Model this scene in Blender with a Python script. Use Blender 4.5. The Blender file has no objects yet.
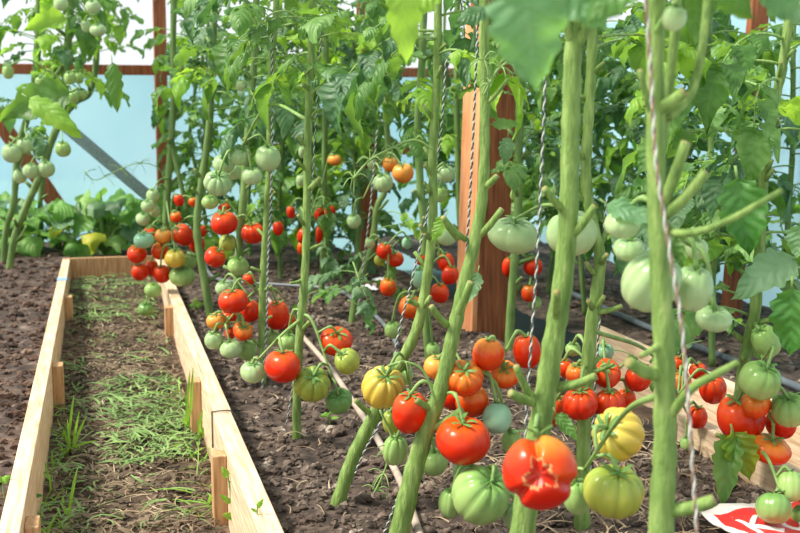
import bpy, math, random
import numpy as np
from mathutils import Vector, Matrix, noise

random.seed(7)
rng = np.random.default_rng(7)
scene = bpy.context.scene
COL = scene.collection

# ------------------------------------------------------------------ camera, sky, sun, exposure
F = 1111.0
CAMZ = 0.73
PITCH = math.atan(156.5 / F)
YAW = math.radians(15.07)
cam_d = bpy.data.cameras.new('camera')
cam_d.sensor_width = 36.0
cam_d.lens = F * 36.0 / 800.0
cam_d.clip_start = 0.05
cam_d.dof.use_dof = True
cam_d.dof.focus_distance = 2.15
cam_d.dof.aperture_fstop = 7.5
cam = bpy.data.objects.new('camera', cam_d)
cam.location = (0, 0, CAMZ)
cam.rotation_euler = (math.pi / 2 - PITCH, 0, -YAW)
COL.objects.link(cam)
scene.camera = cam

world = bpy.data.worlds.new('sky')
scene.world = world
world.use_nodes = True
bg = world.node_tree.nodes['Background']
bg.inputs[0].default_value = (0.91, 0.965, 1.0, 1)
bg.inputs[1].default_value = 0.96

sun_d = bpy.data.lights.new('sun', 'SUN')
sun_d.energy = 5.8
sun_d.angle = math.radians(14)
sun_d.color = (1.0, 0.93, 0.80)
sun = bpy.data.objects.new('sun', sun_d)
sun.rotation_euler = Vector((1.0, -0.08, -1.2)).to_track_quat('-Z', 'Y').to_euler()
sun.location = (-3, -1, 4)
COL.objects.link(sun)

scene.view_settings.view_transform = 'Standard'
scene.view_settings.look = 'None'
scene.view_settings.gamma = 1.0
scene.view_settings.exposure = 0.2

# ------------------------------------------------------------------ picture -> place
HEAD = Vector((math.sin(YAW), math.cos(YAW), 0))
RIGHT = Vector((math.cos(YAW), -math.sin(YAW), 0))
CAM = Vector((0, 0, CAMZ))
UP = Vector((0, 0, 1))


def ray(px, py):
    x = (px - 400.0) / F
    y = -(py - 266.5) / F
    fh = math.cos(PITCH) + y * math.sin(PITCH)
    z = -math.sin(PITCH) + y * math.cos(PITCH)
    return RIGHT * x + HEAD * fh + UP * z, fh


def P(px, py, D):
    """point seen at (px, py) at horizontal distance D ahead"""
    r, fh = ray(px, py)
    return CAM + r * (D / fh)


def G(px, py, z=0.0):
    r, fh = ray(px, py)
    return CAM + r * ((z - CAMZ) / r.z)


def PY(px, py, Y):
    r, fh = ray(px, py)
    return CAM + r * (Y / r.y)


def mpp(D):
    return D / F


# ------------------------------------------------------------------ materials
def srgb(r, g, b):
    def f(c):
        c /= 255.0
        return c / 12.92 if c <= 0.04045 else ((c + 0.055) / 1.055) ** 2.4
    return (f(r), f(g), f(b), 1.0)


def new_mat(name):
    m = bpy.data.materials.new(name)
    m.use_nodes = True
    nt = m.node_tree
    b = nt.nodes['Principled BSDF']
    return m, nt, b


def N(nt, kind, **kw):
    n = nt.nodes.new(kind)
    for k, v in kw.items():
        setattr(n, k, v)
    return n


def ramp(nt, stops):
    r = N(nt, 'ShaderNodeValToRGB')
    el = r.color_ramp.elements
    while len(el) < len(stops):
        el.new(0.5)
    for e, (p, c) in zip(el, stops):
        e.position = p
        e.color = c
    return r


def noise_mat(name, stops, scale=20.0, rough=0.8, bump=0.0, detail=6.0, stretch=None, bump_scale=None, coat=0.0):
    m, nt, b = new_mat(name)
    tc = N(nt, 'ShaderNodeTexCoord')
    src = tc.outputs['Object']
    if stretch:
        mp = N(nt, 'ShaderNodeMapping')
        mp.inputs['Scale'].default_value = stretch
        nt.links.new(src, mp.inputs[0])
        src = mp.outputs[0]
    n = N(nt, 'ShaderNodeTexNoise')
    n.inputs['Scale'].default_value = scale
    n.inputs['Detail'].default_value = detail
    nt.links.new(src, n.inputs['Vector'])
    r = ramp(nt, stops)
    nt.links.new(n.outputs['Fac'], r.inputs[0])
    nt.links.new(r.outputs[0], b.inputs['Base Color'])
    b.inputs['Roughness'].default_value = rough
    if coat:
        b.inputs['Coat Weight'].default_value = coat
    if bump:
        bp = N(nt, 'ShaderNodeBump')
        bp.inputs['Strength'].default_value = bump
        bp.inputs['Distance'].default_value = 0.01
        if bump_scale:
            n2 = N(nt, 'ShaderNodeTexNoise')
            n2.inputs['Scale'].default_value = bump_scale
            n2.inputs['Detail'].default_value = 5
            nt.links.new(src, n2.inputs['Vector'])
            nt.links.new(n2.outputs['Fac'], bp.inputs['Height'])
        else:
            nt.links.new(n.outputs['Fac'], bp.inputs['Height'])
        nt.links.new(bp.outputs[0], b.inputs['Normal'])
    return m


M = {}
M['soil'] = noise_mat('soil', [(0.3, srgb(38, 30, 26)), (0.5, srgb(70, 57, 50)), (0.65, srgb(100, 85, 75)), (0.8, srgb(140, 124, 112))], 28, 0.95, 0.8)
M['clod'] = noise_mat('soil_clod', [(0.32, srgb(46, 37, 32)), (0.48, srgb(88, 74, 65)), (0.6, srgb(126, 111, 100)), (0.74, srgb(184, 170, 157))], 22, 0.95, 0.7, bump_scale=150)
M['clod_left'] = noise_mat('soil_clod_brown', [(0.32, srgb(42, 30, 25)), (0.48, srgb(80, 61, 51)), (0.6, srgb(112, 89, 76)), (0.76, srgb(160, 138, 122))], 22, 0.95, 0.7, bump_scale=150)
M['path'] = noise_mat('path_earth', [(0.3, srgb(48, 38, 30)), (0.5, srgb(84, 68, 54)), (0.65, srgb(118, 98, 79)), (0.8, srgb(150, 130, 108))], 14, 0.95, 0.7, bump_scale=90)
M['earth_out'] = noise_mat('outer_ground', [(0.3, srgb(196, 202, 186)), (0.7, srgb(222, 226, 214))], 3, 0.95)
M['pine'] = noise_mat('pale_pine', [(0.28, srgb(188, 154, 118)), (0.5, srgb(218, 190, 158)), (0.7, srgb(234, 212, 186))], 9, 0.65, 0.15, stretch=(14, 1, 14))
M['pine_stake'] = noise_mat('weathered_and_shaded_pine', [(0.28, srgb(150, 108, 70)), (0.5, srgb(190, 148, 104)), (0.7, srgb(212, 174, 132))], 9, 0.7, 0.15, stretch=(14, 14, 1))  # stakes' own tone; on the path's end board it stands for shade
M['brown'] = noise_mat('brown_stained_wood', [(0.3, srgb(112, 58, 32)), (0.5, srgb(148, 84, 48)), (0.7, srgb(174, 106, 66))], 7, 0.7, 0.25, stretch=(12, 12, 1))
M['sunlit_wood'] = noise_mat('sunlit_orange_board', [(0.3, srgb(212, 132, 84)), (0.5, srgb(232, 158, 110)), (0.7, srgb(240, 178, 132))], 7, 0.65, 0.15, stretch=(12, 12, 1))  # post's facing board: wood colour lightened to carry the sun on it
M['grey_wood'] = noise_mat('grey_weathered_wood', [(0.3, srgb(128, 146, 154)), (0.7, srgb(166, 182, 188))], 9, 0.8, 0.2, stretch=(12, 2, 12))
M['stem'] = noise_mat('tomato_stem', [(0.25, srgb(84, 114, 48)), (0.5, srgb(116, 146, 70)), (0.68, srgb(144, 170, 94)), (0.85, srgb(176, 182, 114))], 110, 0.65, 0.4, stretch=(1, 1, 0.2), bump_scale=420)
M['stem_far'] = noise_mat('tomato_stem_darker', [(0.3, srgb(78, 110, 52)), (0.7, srgb(122, 152, 82))], 40, 0.6, 0.2, stretch=(1, 1, 0.3))
M['cut'] = noise_mat('cut_stub_end', [(0.3, srgb(128, 122, 70)), (0.7, srgb(158, 154, 100))], 60, 0.8)
M['truss'] = noise_mat('truss_stalk', [(0.3, srgb(104, 142, 72)), (0.7, srgb(142, 174, 100))], 40, 0.55)
M['calyx'] = noise_mat('calyx_green', [(0.3, srgb(66, 112, 48)), (0.7, srgb(112, 154, 76))], 30, 0.6)
M['black_twine'] = noise_mat('black_twine', [(0.3, srgb(50, 62, 58)), (0.7, srgb(84, 98, 90))], 200, 0.8)
M['white_twine'] = noise_mat('white_twine', [(0.3, srgb(176, 180, 176)), (0.7, srgb(212, 214, 208))], 200, 0.8)
M['brown_twine'] = noise_mat('brown_twine', [(0.3, srgb(130, 100, 86)), (0.7, srgb(160, 130, 112))], 200, 0.8)
M['hose'] = noise_mat('pale_hose', [(0.3, srgb(158, 142, 128)), (0.7, srgb(190, 175, 160))], 30, 0.6)
M['grey_hose'] = noise_mat('grey_hose', [(0.3, srgb(96, 104, 110)), (0.7, srgb(126, 134, 140))], 30, 0.5)
M['dark_pipe'] = noise_mat('dark_pipe', [(0.3, srgb(72, 82, 92)), (0.7, srgb(104, 114, 122))], 30, 0.4)
M['straw'] = noise_mat('straw', [(0.3, srgb(96, 80, 62)), (0.5, srgb(146, 126, 100)), (0.7, srgb(192, 174, 146))], 6, 0.9)
M['litter'] = noise_mat('leaf_litter', [(0.3, srgb(62, 52, 40)), (0.5, srgb(98, 84, 66)), (0.7, srgb(134, 120, 98))], 7, 0.9)
M['red_bag'] = noise_mat('red_printed_plastic', [(0.3, srgb(214, 40, 44)), (0.7, srgb(228, 58, 58))], 20, 0.35)
M['white_bag'] = noise_mat('white_printed_plastic', [(0.3, srgb(236, 224, 216)), (0.7, srgb(246, 238, 232))], 20, 0.4)
M['plastic'] = noise_mat('white_plastic_scrap', [(0.3, srgb(206, 206, 210)), (0.7, srgb(236, 236, 240))], 30, 0.5)
M['metal'] = noise_mat('dull_wire', [(0.3, srgb(90, 92, 92)), (0.7, srgb(130, 132, 130))], 60, 0.4)
M['metal'].node_tree.nodes['Principled BSDF'].inputs['Metallic'].default_value = 0.8
M['old_grass'] = noise_mat('cut_grass_blades', [(0.3, srgb(72, 102, 48)), (0.5, srgb(108, 142, 76)), (0.7, srgb(140, 170, 100))], 8, 0.7)
M['blue_tape'] = noise_mat('blue_tape', [(0.3, srgb(120, 160, 205)), (0.7, srgb(150, 185, 225))], 60, 0.5)


def leaf_mat(name, dark, mid, light, trans, tcol):
    m, nt, b = new_mat(name)
    out = nt.nodes['Material Output']
    tc = N(nt, 'ShaderNodeTexCoord')
    n = N(nt, 'ShaderNodeTexNoise')
    n.inputs['Scale'].default_value = 9
    n.inputs['Detail'].default_value = 4
    nt.links.new(tc.outputs['Object'], n.inputs['Vector'])
    oi = N(nt, 'ShaderNodeObjectInfo')
    ad = N(nt, 'ShaderNodeMath', operation='MULTIPLY_ADD')
    nt.links.new(oi.outputs['Random'], ad.inputs[0])
    ad.inputs[1].default_value = 0.34
    nt.links.new(n.outputs['Fac'], ad.inputs[2])
    sb = N(nt, 'ShaderNodeMath', operation='SUBTRACT')
    nt.links.new(ad.outputs[0], sb.inputs[0])
    sb.inputs[1].default_value = 0.17
    r = ramp(nt, [(0.25, dark), (0.5, mid), (0.78, light)])
    nt.links.new(sb.outputs[0], r.inputs[0])
    # veins from the leaf's own UV: midrib and side veins
    sep = N(nt, 'ShaderNodeSeparateXYZ')
    nt.links.new(tc.outputs['UV'], sep.inputs[0])
    av = N(nt, 'ShaderNodeMath', operation='ABSOLUTE')
    nt.links.new(sep.outputs['Y'], av.inputs[0])
    k = N(nt, 'ShaderNodeMath', operation='MULTIPLY_ADD')
    nt.links.new(av.outputs[0], k.inputs[0])
    k.inputs[1].default_value = -0.28
    nt.links.new(sep.outputs['X'], k.inputs[2])
    s = N(nt, 'ShaderNodeMath', operation='MULTIPLY')
    nt.links.new(k.outputs[0], s.inputs[0])
    s.inputs[1].default_value = 40.0
    sn = N(nt, 'ShaderNodeMath', operation='SINE')
    nt.links.new(s.outputs[0], sn.inputs[0])
    pw = N(nt, 'ShaderNodeMath', operation='GREATER_THAN')
    nt.links.new(sn.outputs[0], pw.inputs[0])
    pw.inputs[1].default_value = 0.9
    mr = N(nt, 'ShaderNodeMath', operation='LESS_THAN')
    nt.links.new(av.outputs[0], mr.inputs[0])
    mr.inputs[1].default_value = 0.07
    mx = N(nt, 'ShaderNodeMath', operation='MAXIMUM')
    nt.links.new(pw.outputs[0], mx.inputs[0])
    nt.links.new(mr.outputs[0], mx.inputs[1])
    ml = N(nt, 'ShaderNodeMath', operation='MULTIPLY')
    nt.links.new(mx.outputs[0], ml.inputs[0])
    ml.inputs[1].default_value = 0.16
    mix = N(nt, 'ShaderNodeMixRGB')
    nt.links.new(ml.outputs[0], mix.inputs[0])
    nt.links.new(r.outputs[0], mix.inputs[1])
    mix.inputs[2].default_value = light
    nt.links.new(mix.outputs[0], b.inputs['Base Color'])
    b.inputs['Roughness'].default_value = 0.5
    bp = N(nt, 'ShaderNodeBump')
    bp.inputs['Strength'].default_value = 0.35
    bp.inputs['Distance'].default_value = 0.003
    nt.links.new(sn.outputs[0], bp.inputs['Height'])
    nt.links.new(bp.outputs[0], b.inputs['Normal'])
    tr = N(nt, 'ShaderNodeBsdfTranslucent')
    mt = N(nt, 'ShaderNodeMixRGB', blend_type='MULTIPLY')
    mt.inputs[0].default_value = 0.0
    mt.inputs[1].default_value = tcol
    nt.links.new(mt.outputs[0], tr.inputs[0])
    ms = N(nt, 'ShaderNodeMixShader')
    ms.inputs[0].default_value = trans
    nt.links.new(b.outputs[0], ms.inputs[1])
    nt.links.new(tr.outputs[0], ms.inputs[2])
    nt.links.new(ms.outputs[0], out.inputs['Surface'])
    return m


LEAFM = [
    leaf_mat('leaf_mid_green', srgb(52, 94, 40), srgb(82, 128, 60), srgb(128, 168, 96), 0.36, srgb(150, 200, 70)),
    leaf_mat('leaf_blue_green', srgb(48, 86, 54), srgb(78, 118, 78), srgb(132, 166, 122), 0.28, srgb(120, 180, 84)),
    leaf_mat('leaf_yellow_green', srgb(88, 138, 44), srgb(132, 184, 66), srgb(176, 212, 98), 0.50, srgb(178, 222, 70)),
]
M['leaf_near'] = leaf_mat('leaf_dusty_green', srgb(70, 118, 74), srgb(100, 146, 104), srgb(150, 182, 150), 0.38, srgb(146, 204, 84))
M['leaf_dark'] = leaf_mat('leaf_dark_green', srgb(44, 96, 40), srgb(70, 126, 58), srgb(110, 158, 88), 0.30, srgb(110, 180, 50))
M['leaf_yellowing'] = leaf_mat('leaf_yellowing', srgb(96, 148, 48), srgb(160, 178, 54), srgb(216, 208, 74), 0.4, srgb(200, 214, 60))
M['weed'] = leaf_mat('weed_green', srgb(90, 148, 44), srgb(128, 182, 66), srgb(168, 206, 96), 0.4, srgb(170, 220, 80))
M['broad'] = leaf_mat('broad_leaf_green', srgb(84, 140, 56), srgb(120, 172, 84), srgb(164, 202, 120), 0.4, srgb(150, 205, 80))


def fruit_mat(name, low, mid, shoulder, groove, rough=0.27, sh0=0.60, sh1=0.95, mott=0.35):
    m, nt, b = new_mat(name)
    tc = N(nt, 'ShaderNodeTexCoord')
    sep = N(nt, 'ShaderNodeSeparateXYZ')
    nt.links.new(tc.outputs['Object'], sep.inputs[0])
    mr = N(nt, 'ShaderNodeMapRange')
    mr.inputs['From Min'].default_value = -1
    mr.inputs['From Max'].default_value = 1
    nt.links.new(sep.outputs['Z'], mr.inputs['Value'])
    n = N(nt, 'ShaderNodeTexNoise')
    n.inputs['Scale'].default_value = 1.6
    n.inputs['Detail'].default_value = 3
    oi = N(nt, 'ShaderNodeObjectInfo')
    va = N(nt, 'ShaderNodeVectorMath', operation='ADD')
    cb = N(nt, 'ShaderNodeCombineXYZ')
    m10 = N(nt, 'ShaderNodeMath', operation='MULTIPLY')
    m10.inputs[1].default_value = 40
    nt.links.new(oi.outputs['Random'], m10.inputs[0])
    nt.links.new(m10.outputs[0], cb.inputs[0])
    nt.links.new(tc.outputs['Object'], va.inputs[0])
    nt.links.new(cb.outputs[0], va.inputs[1])
    nt.links.new(va.outputs[0], n.inputs['Vector'])
    a = N(nt, 'ShaderNodeMath', operation='MULTIPLY_ADD')
    nt.links.new(n.outputs['Fac'], a.inputs[0])
    a.inputs[1].default_value = mott
    nt.links.new(mr.outputs[0], a.inputs[2])
    s = N(nt, 'ShaderNodeMath', operation='SUBTRACT')
    nt.links.new(a.outputs[0], s.inputs[0])
    s.inputs[1].default_value = mott / 2
    r = ramp(nt, [(0.1, low), (0.45, mid), (sh0, mid), (sh1, shoulder)])
    nt.links.new(s.outputs[0], r.inputs[0])
    # ribs: the furrow lines carried in the mesh's own attribute
    at = N(nt, 'ShaderNodeAttribute')
    at.attribute_name = 'rib'
    mx = N(nt, 'ShaderNodeMixRGB')
    mlt = N(nt, 'ShaderNodeMath', operation='MULTIPLY')
    mlt.inputs[1].default_value = 0.75
    nt.links.new(at.outputs['Fac'], mlt.inputs[0])
    nt.links.new(mlt.outputs[0], mx.inputs[0])
    nt.links.new(r.outputs[0], mx.inputs[1])
    mx.inputs[2].default_value = groove
    nt.links.new(mx.outputs[0], b.inputs['Base Color'])
    b.inputs['Roughness'].default_value = rough
    b.inputs['Specular IOR Level'].default_value = 0.32
    return m


FM = {
    'R': fruit_mat('ripe_red_skin', srgb(194, 24, 8), srgb(212, 42, 12), srgb(220, 84, 24), srgb(160, 16, 8)),
    'O': fruit_mat('orange_red_skin', srgb(208, 46, 12), srgb(224, 70, 18), srgb(226, 140, 52), srgb(206, 70, 20)),
    'A': fruit_mat('orange_skin', srgb(226, 112, 34), srgb(232, 142, 58), srgb(218, 170, 84), srgb(204, 108, 40)),
    'Y': fruit_mat('yellow_skin', srgb(228, 164, 54), srgb(216, 182, 72), srgb(196, 184, 88), srgb(176, 160, 56)),
    'YG': fruit_mat('yellow_green_skin', srgb(190, 180, 66), srgb(172, 176, 74), srgb(140, 162, 70), srgb(124, 148, 56)),
    'G': fruit_mat('green_skin', srgb(178, 200, 126), srgb(156, 186, 110), srgb(126, 166, 88), srgb(110, 150, 78)),
    'P': fruit_mat('pale_green_skin', srgb(184, 202, 150), srgb(168, 192, 138), srgb(140, 174, 118), srgb(128, 164, 104)),
    'Mt': fruit_mat('mint_green_skin', srgb(160, 196, 164), srgb(142, 184, 150), srgb(118, 166, 132), srgb(112, 158, 124)),
    'D': fruit_mat('deep_green_skin', srgb(146, 174, 104), srgb(124, 160, 88), srgb(92, 138, 70), srgb(80, 124, 58)),
}
M['scar'] = noise_mat('healed_crack', [(0.3, srgb(196, 120, 70)), (0.7, srgb(226, 160, 104))], 60, 0.7)
M['flesh'] = noise_mat('open_crack_flesh', [(0.3, srgb(176, 28, 16)), (0.7, srgb(204, 52, 26))], 60, 0.35)


def film_mat():
    m, nt, b = new_mat('greenhouse_film')
    out = nt.nodes['Material Output']
    nt.nodes.remove(b)
    tc = N(nt, 'ShaderNodeTexCoord')
    n = N(nt, 'ShaderNodeTexNoise')
    n.inputs['Scale'].default_value = 1.3
    n.inputs['Detail'].default_value = 3
    nt.links.new(tc.outputs['Object'], n.inputs['Vector'])
    r = ramp(nt, [(0.3, srgb(196, 232, 245)), (0.7, srgb(220, 243, 250))])
    nt.links.new(n.outputs['Fac'], r.inputs[0])
    tl = N(nt, 'ShaderNodeBsdfTranslucent')
    nt.links.new(r.outputs[0], tl.inputs[0])
    df = N(nt, 'ShaderNodeBsdfDiffuse')
    nt.links.new(r.outputs[0], df.inputs[0])
    tp = N(nt, 'ShaderNodeBsdfTransparent')
    tp.inputs[0].default_value = (0.80, 0.95, 1.0, 1)
    gl = N(nt, 'ShaderNodeBsdfGlossy')
    gl.inputs['Roughness'].default_value = 0.25
    m1 = N(nt, 'ShaderNodeMixShader')
    m1.inputs[0].default_value = 0.35
    nt.links.new(tl.outputs[0], m1.inputs[1])
    nt.links.new(df.outputs[0], m1.inputs[2])
    m2 = N(nt, 'ShaderNodeMixShader')
    m2.inputs[0].default_value = 0.40
    nt.links.new(m1.outputs[0], m2.inputs[1])
    nt.links.new(tp.outputs[0], m2.inputs[2])
    m3 = N(nt, 'ShaderNodeMixShader')
    m3.inputs[0].default_value = 0.04
    nt.links.new(m2.outputs[0], m3.inputs[1])
    nt.links.new(gl.outputs[0], m3.inputs[2])
    nt.links.new(m3.outputs[0], out.inputs['Surface'])
    return m


M['film'] = film_mat()


# ------------------------------------------------------------------ mesh helpers
class MB:
    def __init__(self):
        self.v, self.f, self.m, self.uv = [], [], [], {}

    def add(self, vs, fs, mi=0, uvs=None):
        o = len(self.v)
        self.v += [tuple(x) for x in vs]
        for f in fs:
            self.f.append(tuple(i + o for i in f))
            self.m.append(mi)
        if uvs:
            for i, u in enumerate(uvs):
                self.uv[o + i] = u

    def box(self, x0, x1, y0, y1, z0, z1, mi=0):
        vs = [(x0, y0, z0), (x1, y0, z0), (x1, y1, z0), (x0, y1, z0), (x0, y0, z1), (x1, y0, z1), (x1, y1, z1), (x0, y1, z1)]
        self.add(vs, [(3, 2, 1, 0), (4, 5, 6, 7), (0, 1, 5, 4), (1, 2, 6, 5), (2, 3, 7, 6), (3, 0, 4, 7)], mi)

    def bar(self, a, b, wx, wy, side=None, mi=0):
        """rectangular bar from a to b"""
        a, b = Vector(a), Vector(b)
        t = (b - a).normalized()
        s = Vector(side) if side else (Vector((0, 1, 0)) if abs(t.y) < 0.9 else Vector((1, 0, 0)))
        s = (s - t * s.dot(t)).normalized()
        u = t.cross(s)
        vs = []
        for p in (a, b):
            for sx, sy in ((-1, -1), (1, -1), (1, 1), (-1, 1)):
                vs.append(p + s * (sx * wx / 2) + u * (sy * wy / 2))
        self.add(vs, [(3, 2, 1, 0), (4, 5, 6, 7), (0, 1, 5, 4), (1, 2, 6, 5), (2, 3, 7, 6), (3, 0, 4, 7)], mi)

    def tube(self, pts, rad, sides=6, mi=0, cap_mi=None, flat=1.0):
        pts = [Vector(p) for p in pts]
        n = len(pts)
        if not hasattr(rad, '__len__'):
            rad = [rad] * n
        t = (pts[1] - pts[0]).normalized()
        ref = Vector((1, 0, 0)) if abs(t.x) < 0.8 else Vector((0, 1, 0))
        s = (ref - t * ref.dot(t)).normalized()
        vs = []
        for i in range(n):
            if i == 0:
                t = (pts[1] - pts[0])
            elif i == n - 1:
                t = (pts[-1] - pts[-2])
            else:
                t = (pts[i + 1] - pts[i - 1])
            t = t.normalized()
            s = s - t * s.dot(t)
            s = s.normalized() if s.length > 1e-6 else t.orthogonal().normalized()
            u = t.cross(s)
            for k in range(sides):
                a = 2 * math.pi * k / sides
                vs.append(pts[i] + (s * math.cos(a) + u * math.sin(a) * flat) * rad[i])
        fs = []
        for i in range(n - 1):
            for k in range(sides):
                k2 = (k + 1) % sides
                fs.append((i * sides + k, i * sides + k2, (i + 1) * sides + k2, (i + 1) * sides + k))
        self.add(vs, fs, mi)
        o = len(self.v) - len(vs)
        self.f.append(tuple(o + k for k in reversed(range(sides))))
        self.m.append(mi)
        self.f.append(tuple(o + (n - 1) * sides + k for k in range(sides)))
        self.m.append(mi if cap_mi is None else cap_mi)

    def mesh(self, name, mats, smooth=True, origin=None):
        me = bpy.data.meshes.new(name)
        v = self.v
        if origin is not None:
            ox, oy, oz = origin
            v = [(x - ox, y - oy, z - oz) for x, y, z in v]
        me.from_pydata(v, [], self.f)
        for m in (mats if isinstance(mats, (list, tuple)) else [mats]):
            me.materials.append(m)
        me.polygons.foreach_set('material_index', self.m)
        me.polygons.foreach_set('use_smooth', [smooth] * len(self.f))
        if self.uv:
            uvl = me.uv_layers.new(name='uv')
            d = [0.0] * (2 * len(me.loops))
            for i, l in enumerate(me.loops):
                u = self.uv.get(l.vertex_index, (0, 0))
                d[2 * i], d[2 * i + 1] = u
            uvl.data.foreach_set('uv', d)
        me.update()
        return me


def link(name, me, parent=None, loc=None, rot=None, scale=None):
    o = bpy.data.objects.new(name, me)
    COL.objects.link(o)
    if parent is not None:
        o.parent = parent
    if loc is not None:
        o.location = loc
    if rot is not None:
        o.rotation_euler = rot
    if scale is not None:
        o.scale = scale
    return o


def tag(o, label=None, cat=None, group=None, kind=None):
    if label:
        o['label'] = label
    if cat:
        o['category'] = cat
    if group:
        o['group'] = group
    if kind:
        o['kind'] = kind
    return o


def empty(name, loc, label, cat, group=None):
    o = bpy.data.objects.new(name, None)
    o.empty_display_size = 0.05
    COL.objects.link(o)
    o.location = loc
    return tag(o, label, cat, group)


def bevel(o, w=0.003, seg=2):
    b = o.modifiers.new('bevel', 'BEVEL')
    b.width = w
    b.segments = seg
    b.limit_method = 'ANGLE'
    for p in o.data.polygons:
        p.use_smooth = False
    return o


def smooth_path(pts, n=6):
    """Catmull-Rom through points"""
    pts = [Vector(p) for p in pts]
    if len(pts) < 3:
        a, b = pts
        return [a.lerp(b, i / n) for i in range(n + 1)]
    ext = [pts[0] * 2 - pts[1]] + pts + [pts[-1] * 2 - pts[-2]]
    out = []
    for i in range(1, len(ext) - 2):
        p0, p1, p2, p3 = ext[i - 1:i + 3]
        for k in range(n):
            t = k / n
            out.append(0.5 * ((2 * p1) + (p2 - p0) * t + (2 * p0 - 5 * p1 + 4 * p2 - p3) * t * t + (3 * p1 - p0 - 3 * p2 + p3) * t ** 3))
    out.append(pts[-1])
    return out


# ------------------------------------------------------------------ setting: ground, beds, path, film walls
def ground_z(x, y, amp, seed):
    return amp * (noise.noise((x * 9 + seed, y * 9, seed)) * 0.6 + noise.noise((x * 24, y * 24 + seed, 3)) * 0.35 + noise.noise((x * 60, y * 60, seed)) * 0.2)


def bed(name, x0, x1, y0, y1, z, amp, res, mat, label, seed):
    nx, ny = int((x1 - x0) / res) + 1, int((y1 - y0) / res) + 1
    mb = MB()
    vs = []
    for j in range(ny + 1):
        for i in range(nx + 1):
            x, y = x0 + (x1 - x0) * i / nx, y0 + (y1 - y0) * j / ny
            vs.append((x, y, (z(y) if callable(z) else z) + ground_z(x, y, amp, seed)))
    fs = [(j * (nx + 1) + i, j * (nx + 1) + i + 1, (j + 1) * (nx + 1) + i + 1, (j + 1) * (nx + 1) + i) for j in range(ny) for i in range(nx)]
    mb.add(vs, fs)
    o = link(name, mb.mesh(name, mat))
    return tag(o, label, kind='structure')


PATHZ = -0.10


def pathz(y):
    return PATHZ + 0.07 * min(1.0, max(0.0, (y - 2.5) / 2.5))


BACKY = 6.35
RIGHTX = 2.42
mb = MB()
mb.box(-9, 9, -3, 16, -0.32, -0.22)
tag(link('floor', mb.mesh('floor', M['earth_out'])), 'ground around the greenhouse', kind='structure')
bed('path', -0.16, 0.25, 0.3, 5.26, pathz, 0.018, 0.02, M['path'], 'trodden earth path between two timber edged beds', 5)
bed('soil_bed', 0.25, 1.22, 0.3, BACKY, 0.0, 0.022, 0.02, M['soil'], 'middle bed of dark crumbly soil with tomato plants', 2)
bed('soil_bed', -2.2, -0.16, 1.0, BACKY, 0.015, 0.025, 0.025, M['soil'], 'left bed of dark crumbly soil', 9)
bed('soil_bed', -0.16, 0.25, 5.26, BACKY, -0.01, 0.02, 0.03, M['soil'], 'soil beyond the end of the path', 4)
bed('path', 1.22, 1.50, 0.6, BACKY, PATHZ, 0.018, 0.03, M['path'], 'narrow path beside the right bed', 6)
bed('soil_bed', 1.50, RIGHTX, 0.6, BACKY, -0.01, 0.02, 0.03, M['soil'], 'right bed of soil along the film wall', 7)

FILM_TOP = PY(140, 66, BACKY).z
mb = MB()
mb.box(-2.6, RIGHTX, BACKY, BACKY + 0.004, -0.22, FILM_TOP)
tag(link('wall_back', mb.mesh('wall_back', M['film'], smooth=False)), 'pale blue translucent film end wall', kind='structure')
mb = MB()
mb.box(RIGHTX, RIGHTX + 0.004, 0.8, BACKY, -0.22, 1.15)
tag(link('wall_right', mb.mesh('wall_right', M['film'], smooth=False)), 'pale translucent film side wall on the right', kind='structure')

# ------------------------------------------------------------------ soil clods, straw, grass (uncountable)
ICO_V = None


def ico(sub):
    bm_me = bpy.data.meshes.new('tmp')
    import bmesh
    bm = bmesh.new()
    bmesh.ops.create_icosphere(bm, subdivisions=sub, radius=1.0)
    bm.to_mesh(bm_me)
    bm.free()
    v = np.array([x.co[:] for x in bm_me.vertices])
    f = np.array([p.vertices[:] for p in bm_me.polygons])
    bpy.data.meshes.remove(bm_me)
    return v, f


IV, IF = ico(2)


def fast_mesh(name, V, Fa, mat, smooth=True):
    me = bpy.data.meshes.new(name)
    k = Fa.shape[1]
    me.vertices.add(len(V))
    me.vertices.foreach_set('co', V.astype(np.float32).ravel())
    me.loops.add(Fa.size)
    me.loops.foreach_set('vertex_index', Fa.astype(np.int32).ravel())
    me.polygons.add(len(Fa))
    me.polygons.foreach_set('loop_start', np.arange(0, Fa.size, k, dtype=np.int32))
    me.polygons.foreach_set('use_smooth', np.full(len(Fa), smooth, bool))
    me.materials.append(mat)
    me.update(calc_edges=True)
    me.validate()
    return me


def clods(name, x0, x1, y0, y1, z, n, smin, smax, mat, label, amp, seed):
    # a few lumpy prototypes
    protos = []
    for k in range(10):
        d = np.array([1 + 0.55 * noise.noise(Vector(v) * 1.5 + Vector((k * 7.1, 0, 0))) + 0.40 * noise.noise(Vector(v) * 3.6 + Vector((0, k * 5.3, 0))) for v in IV])
        protos.append(IV * d[:, None])
    Vs, Fs = [], []
    off = 0
    for i in range(n):
        # nearer ones are denser, as they show larger
        y = y0 + (y1 - y0) * rng.random() ** 1.6
        x = x0 + (x1 - x0) * rng.random()
        s = smin + (smax - smin) * rng.random() ** 4
        a = rng.random() * 6.283
        c, sn = math.cos(a), math.sin(a)
        p = protos[rng.integers(10)] * np.array([1, 0.75 + 0.4 * rng.random(), 0.7]) * s
        p = np.stack([p[:, 0] * c - p[:, 1] * sn, p[:, 0] * sn + p[:, 1] * c, p[:, 2]], 1)
        p += np.array([x, y, z + ground_z(x, y, amp, seed) + s * 0.25])
        Vs.append(p)
        Fs.append(IF + off)
        off += len(IV)
    o = link(name, fast_mesh(name, np.concatenate(Vs), np.concatenate(Fs), mat, False))
    return tag(o, label, 'soil', kind='stuff')


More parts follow.
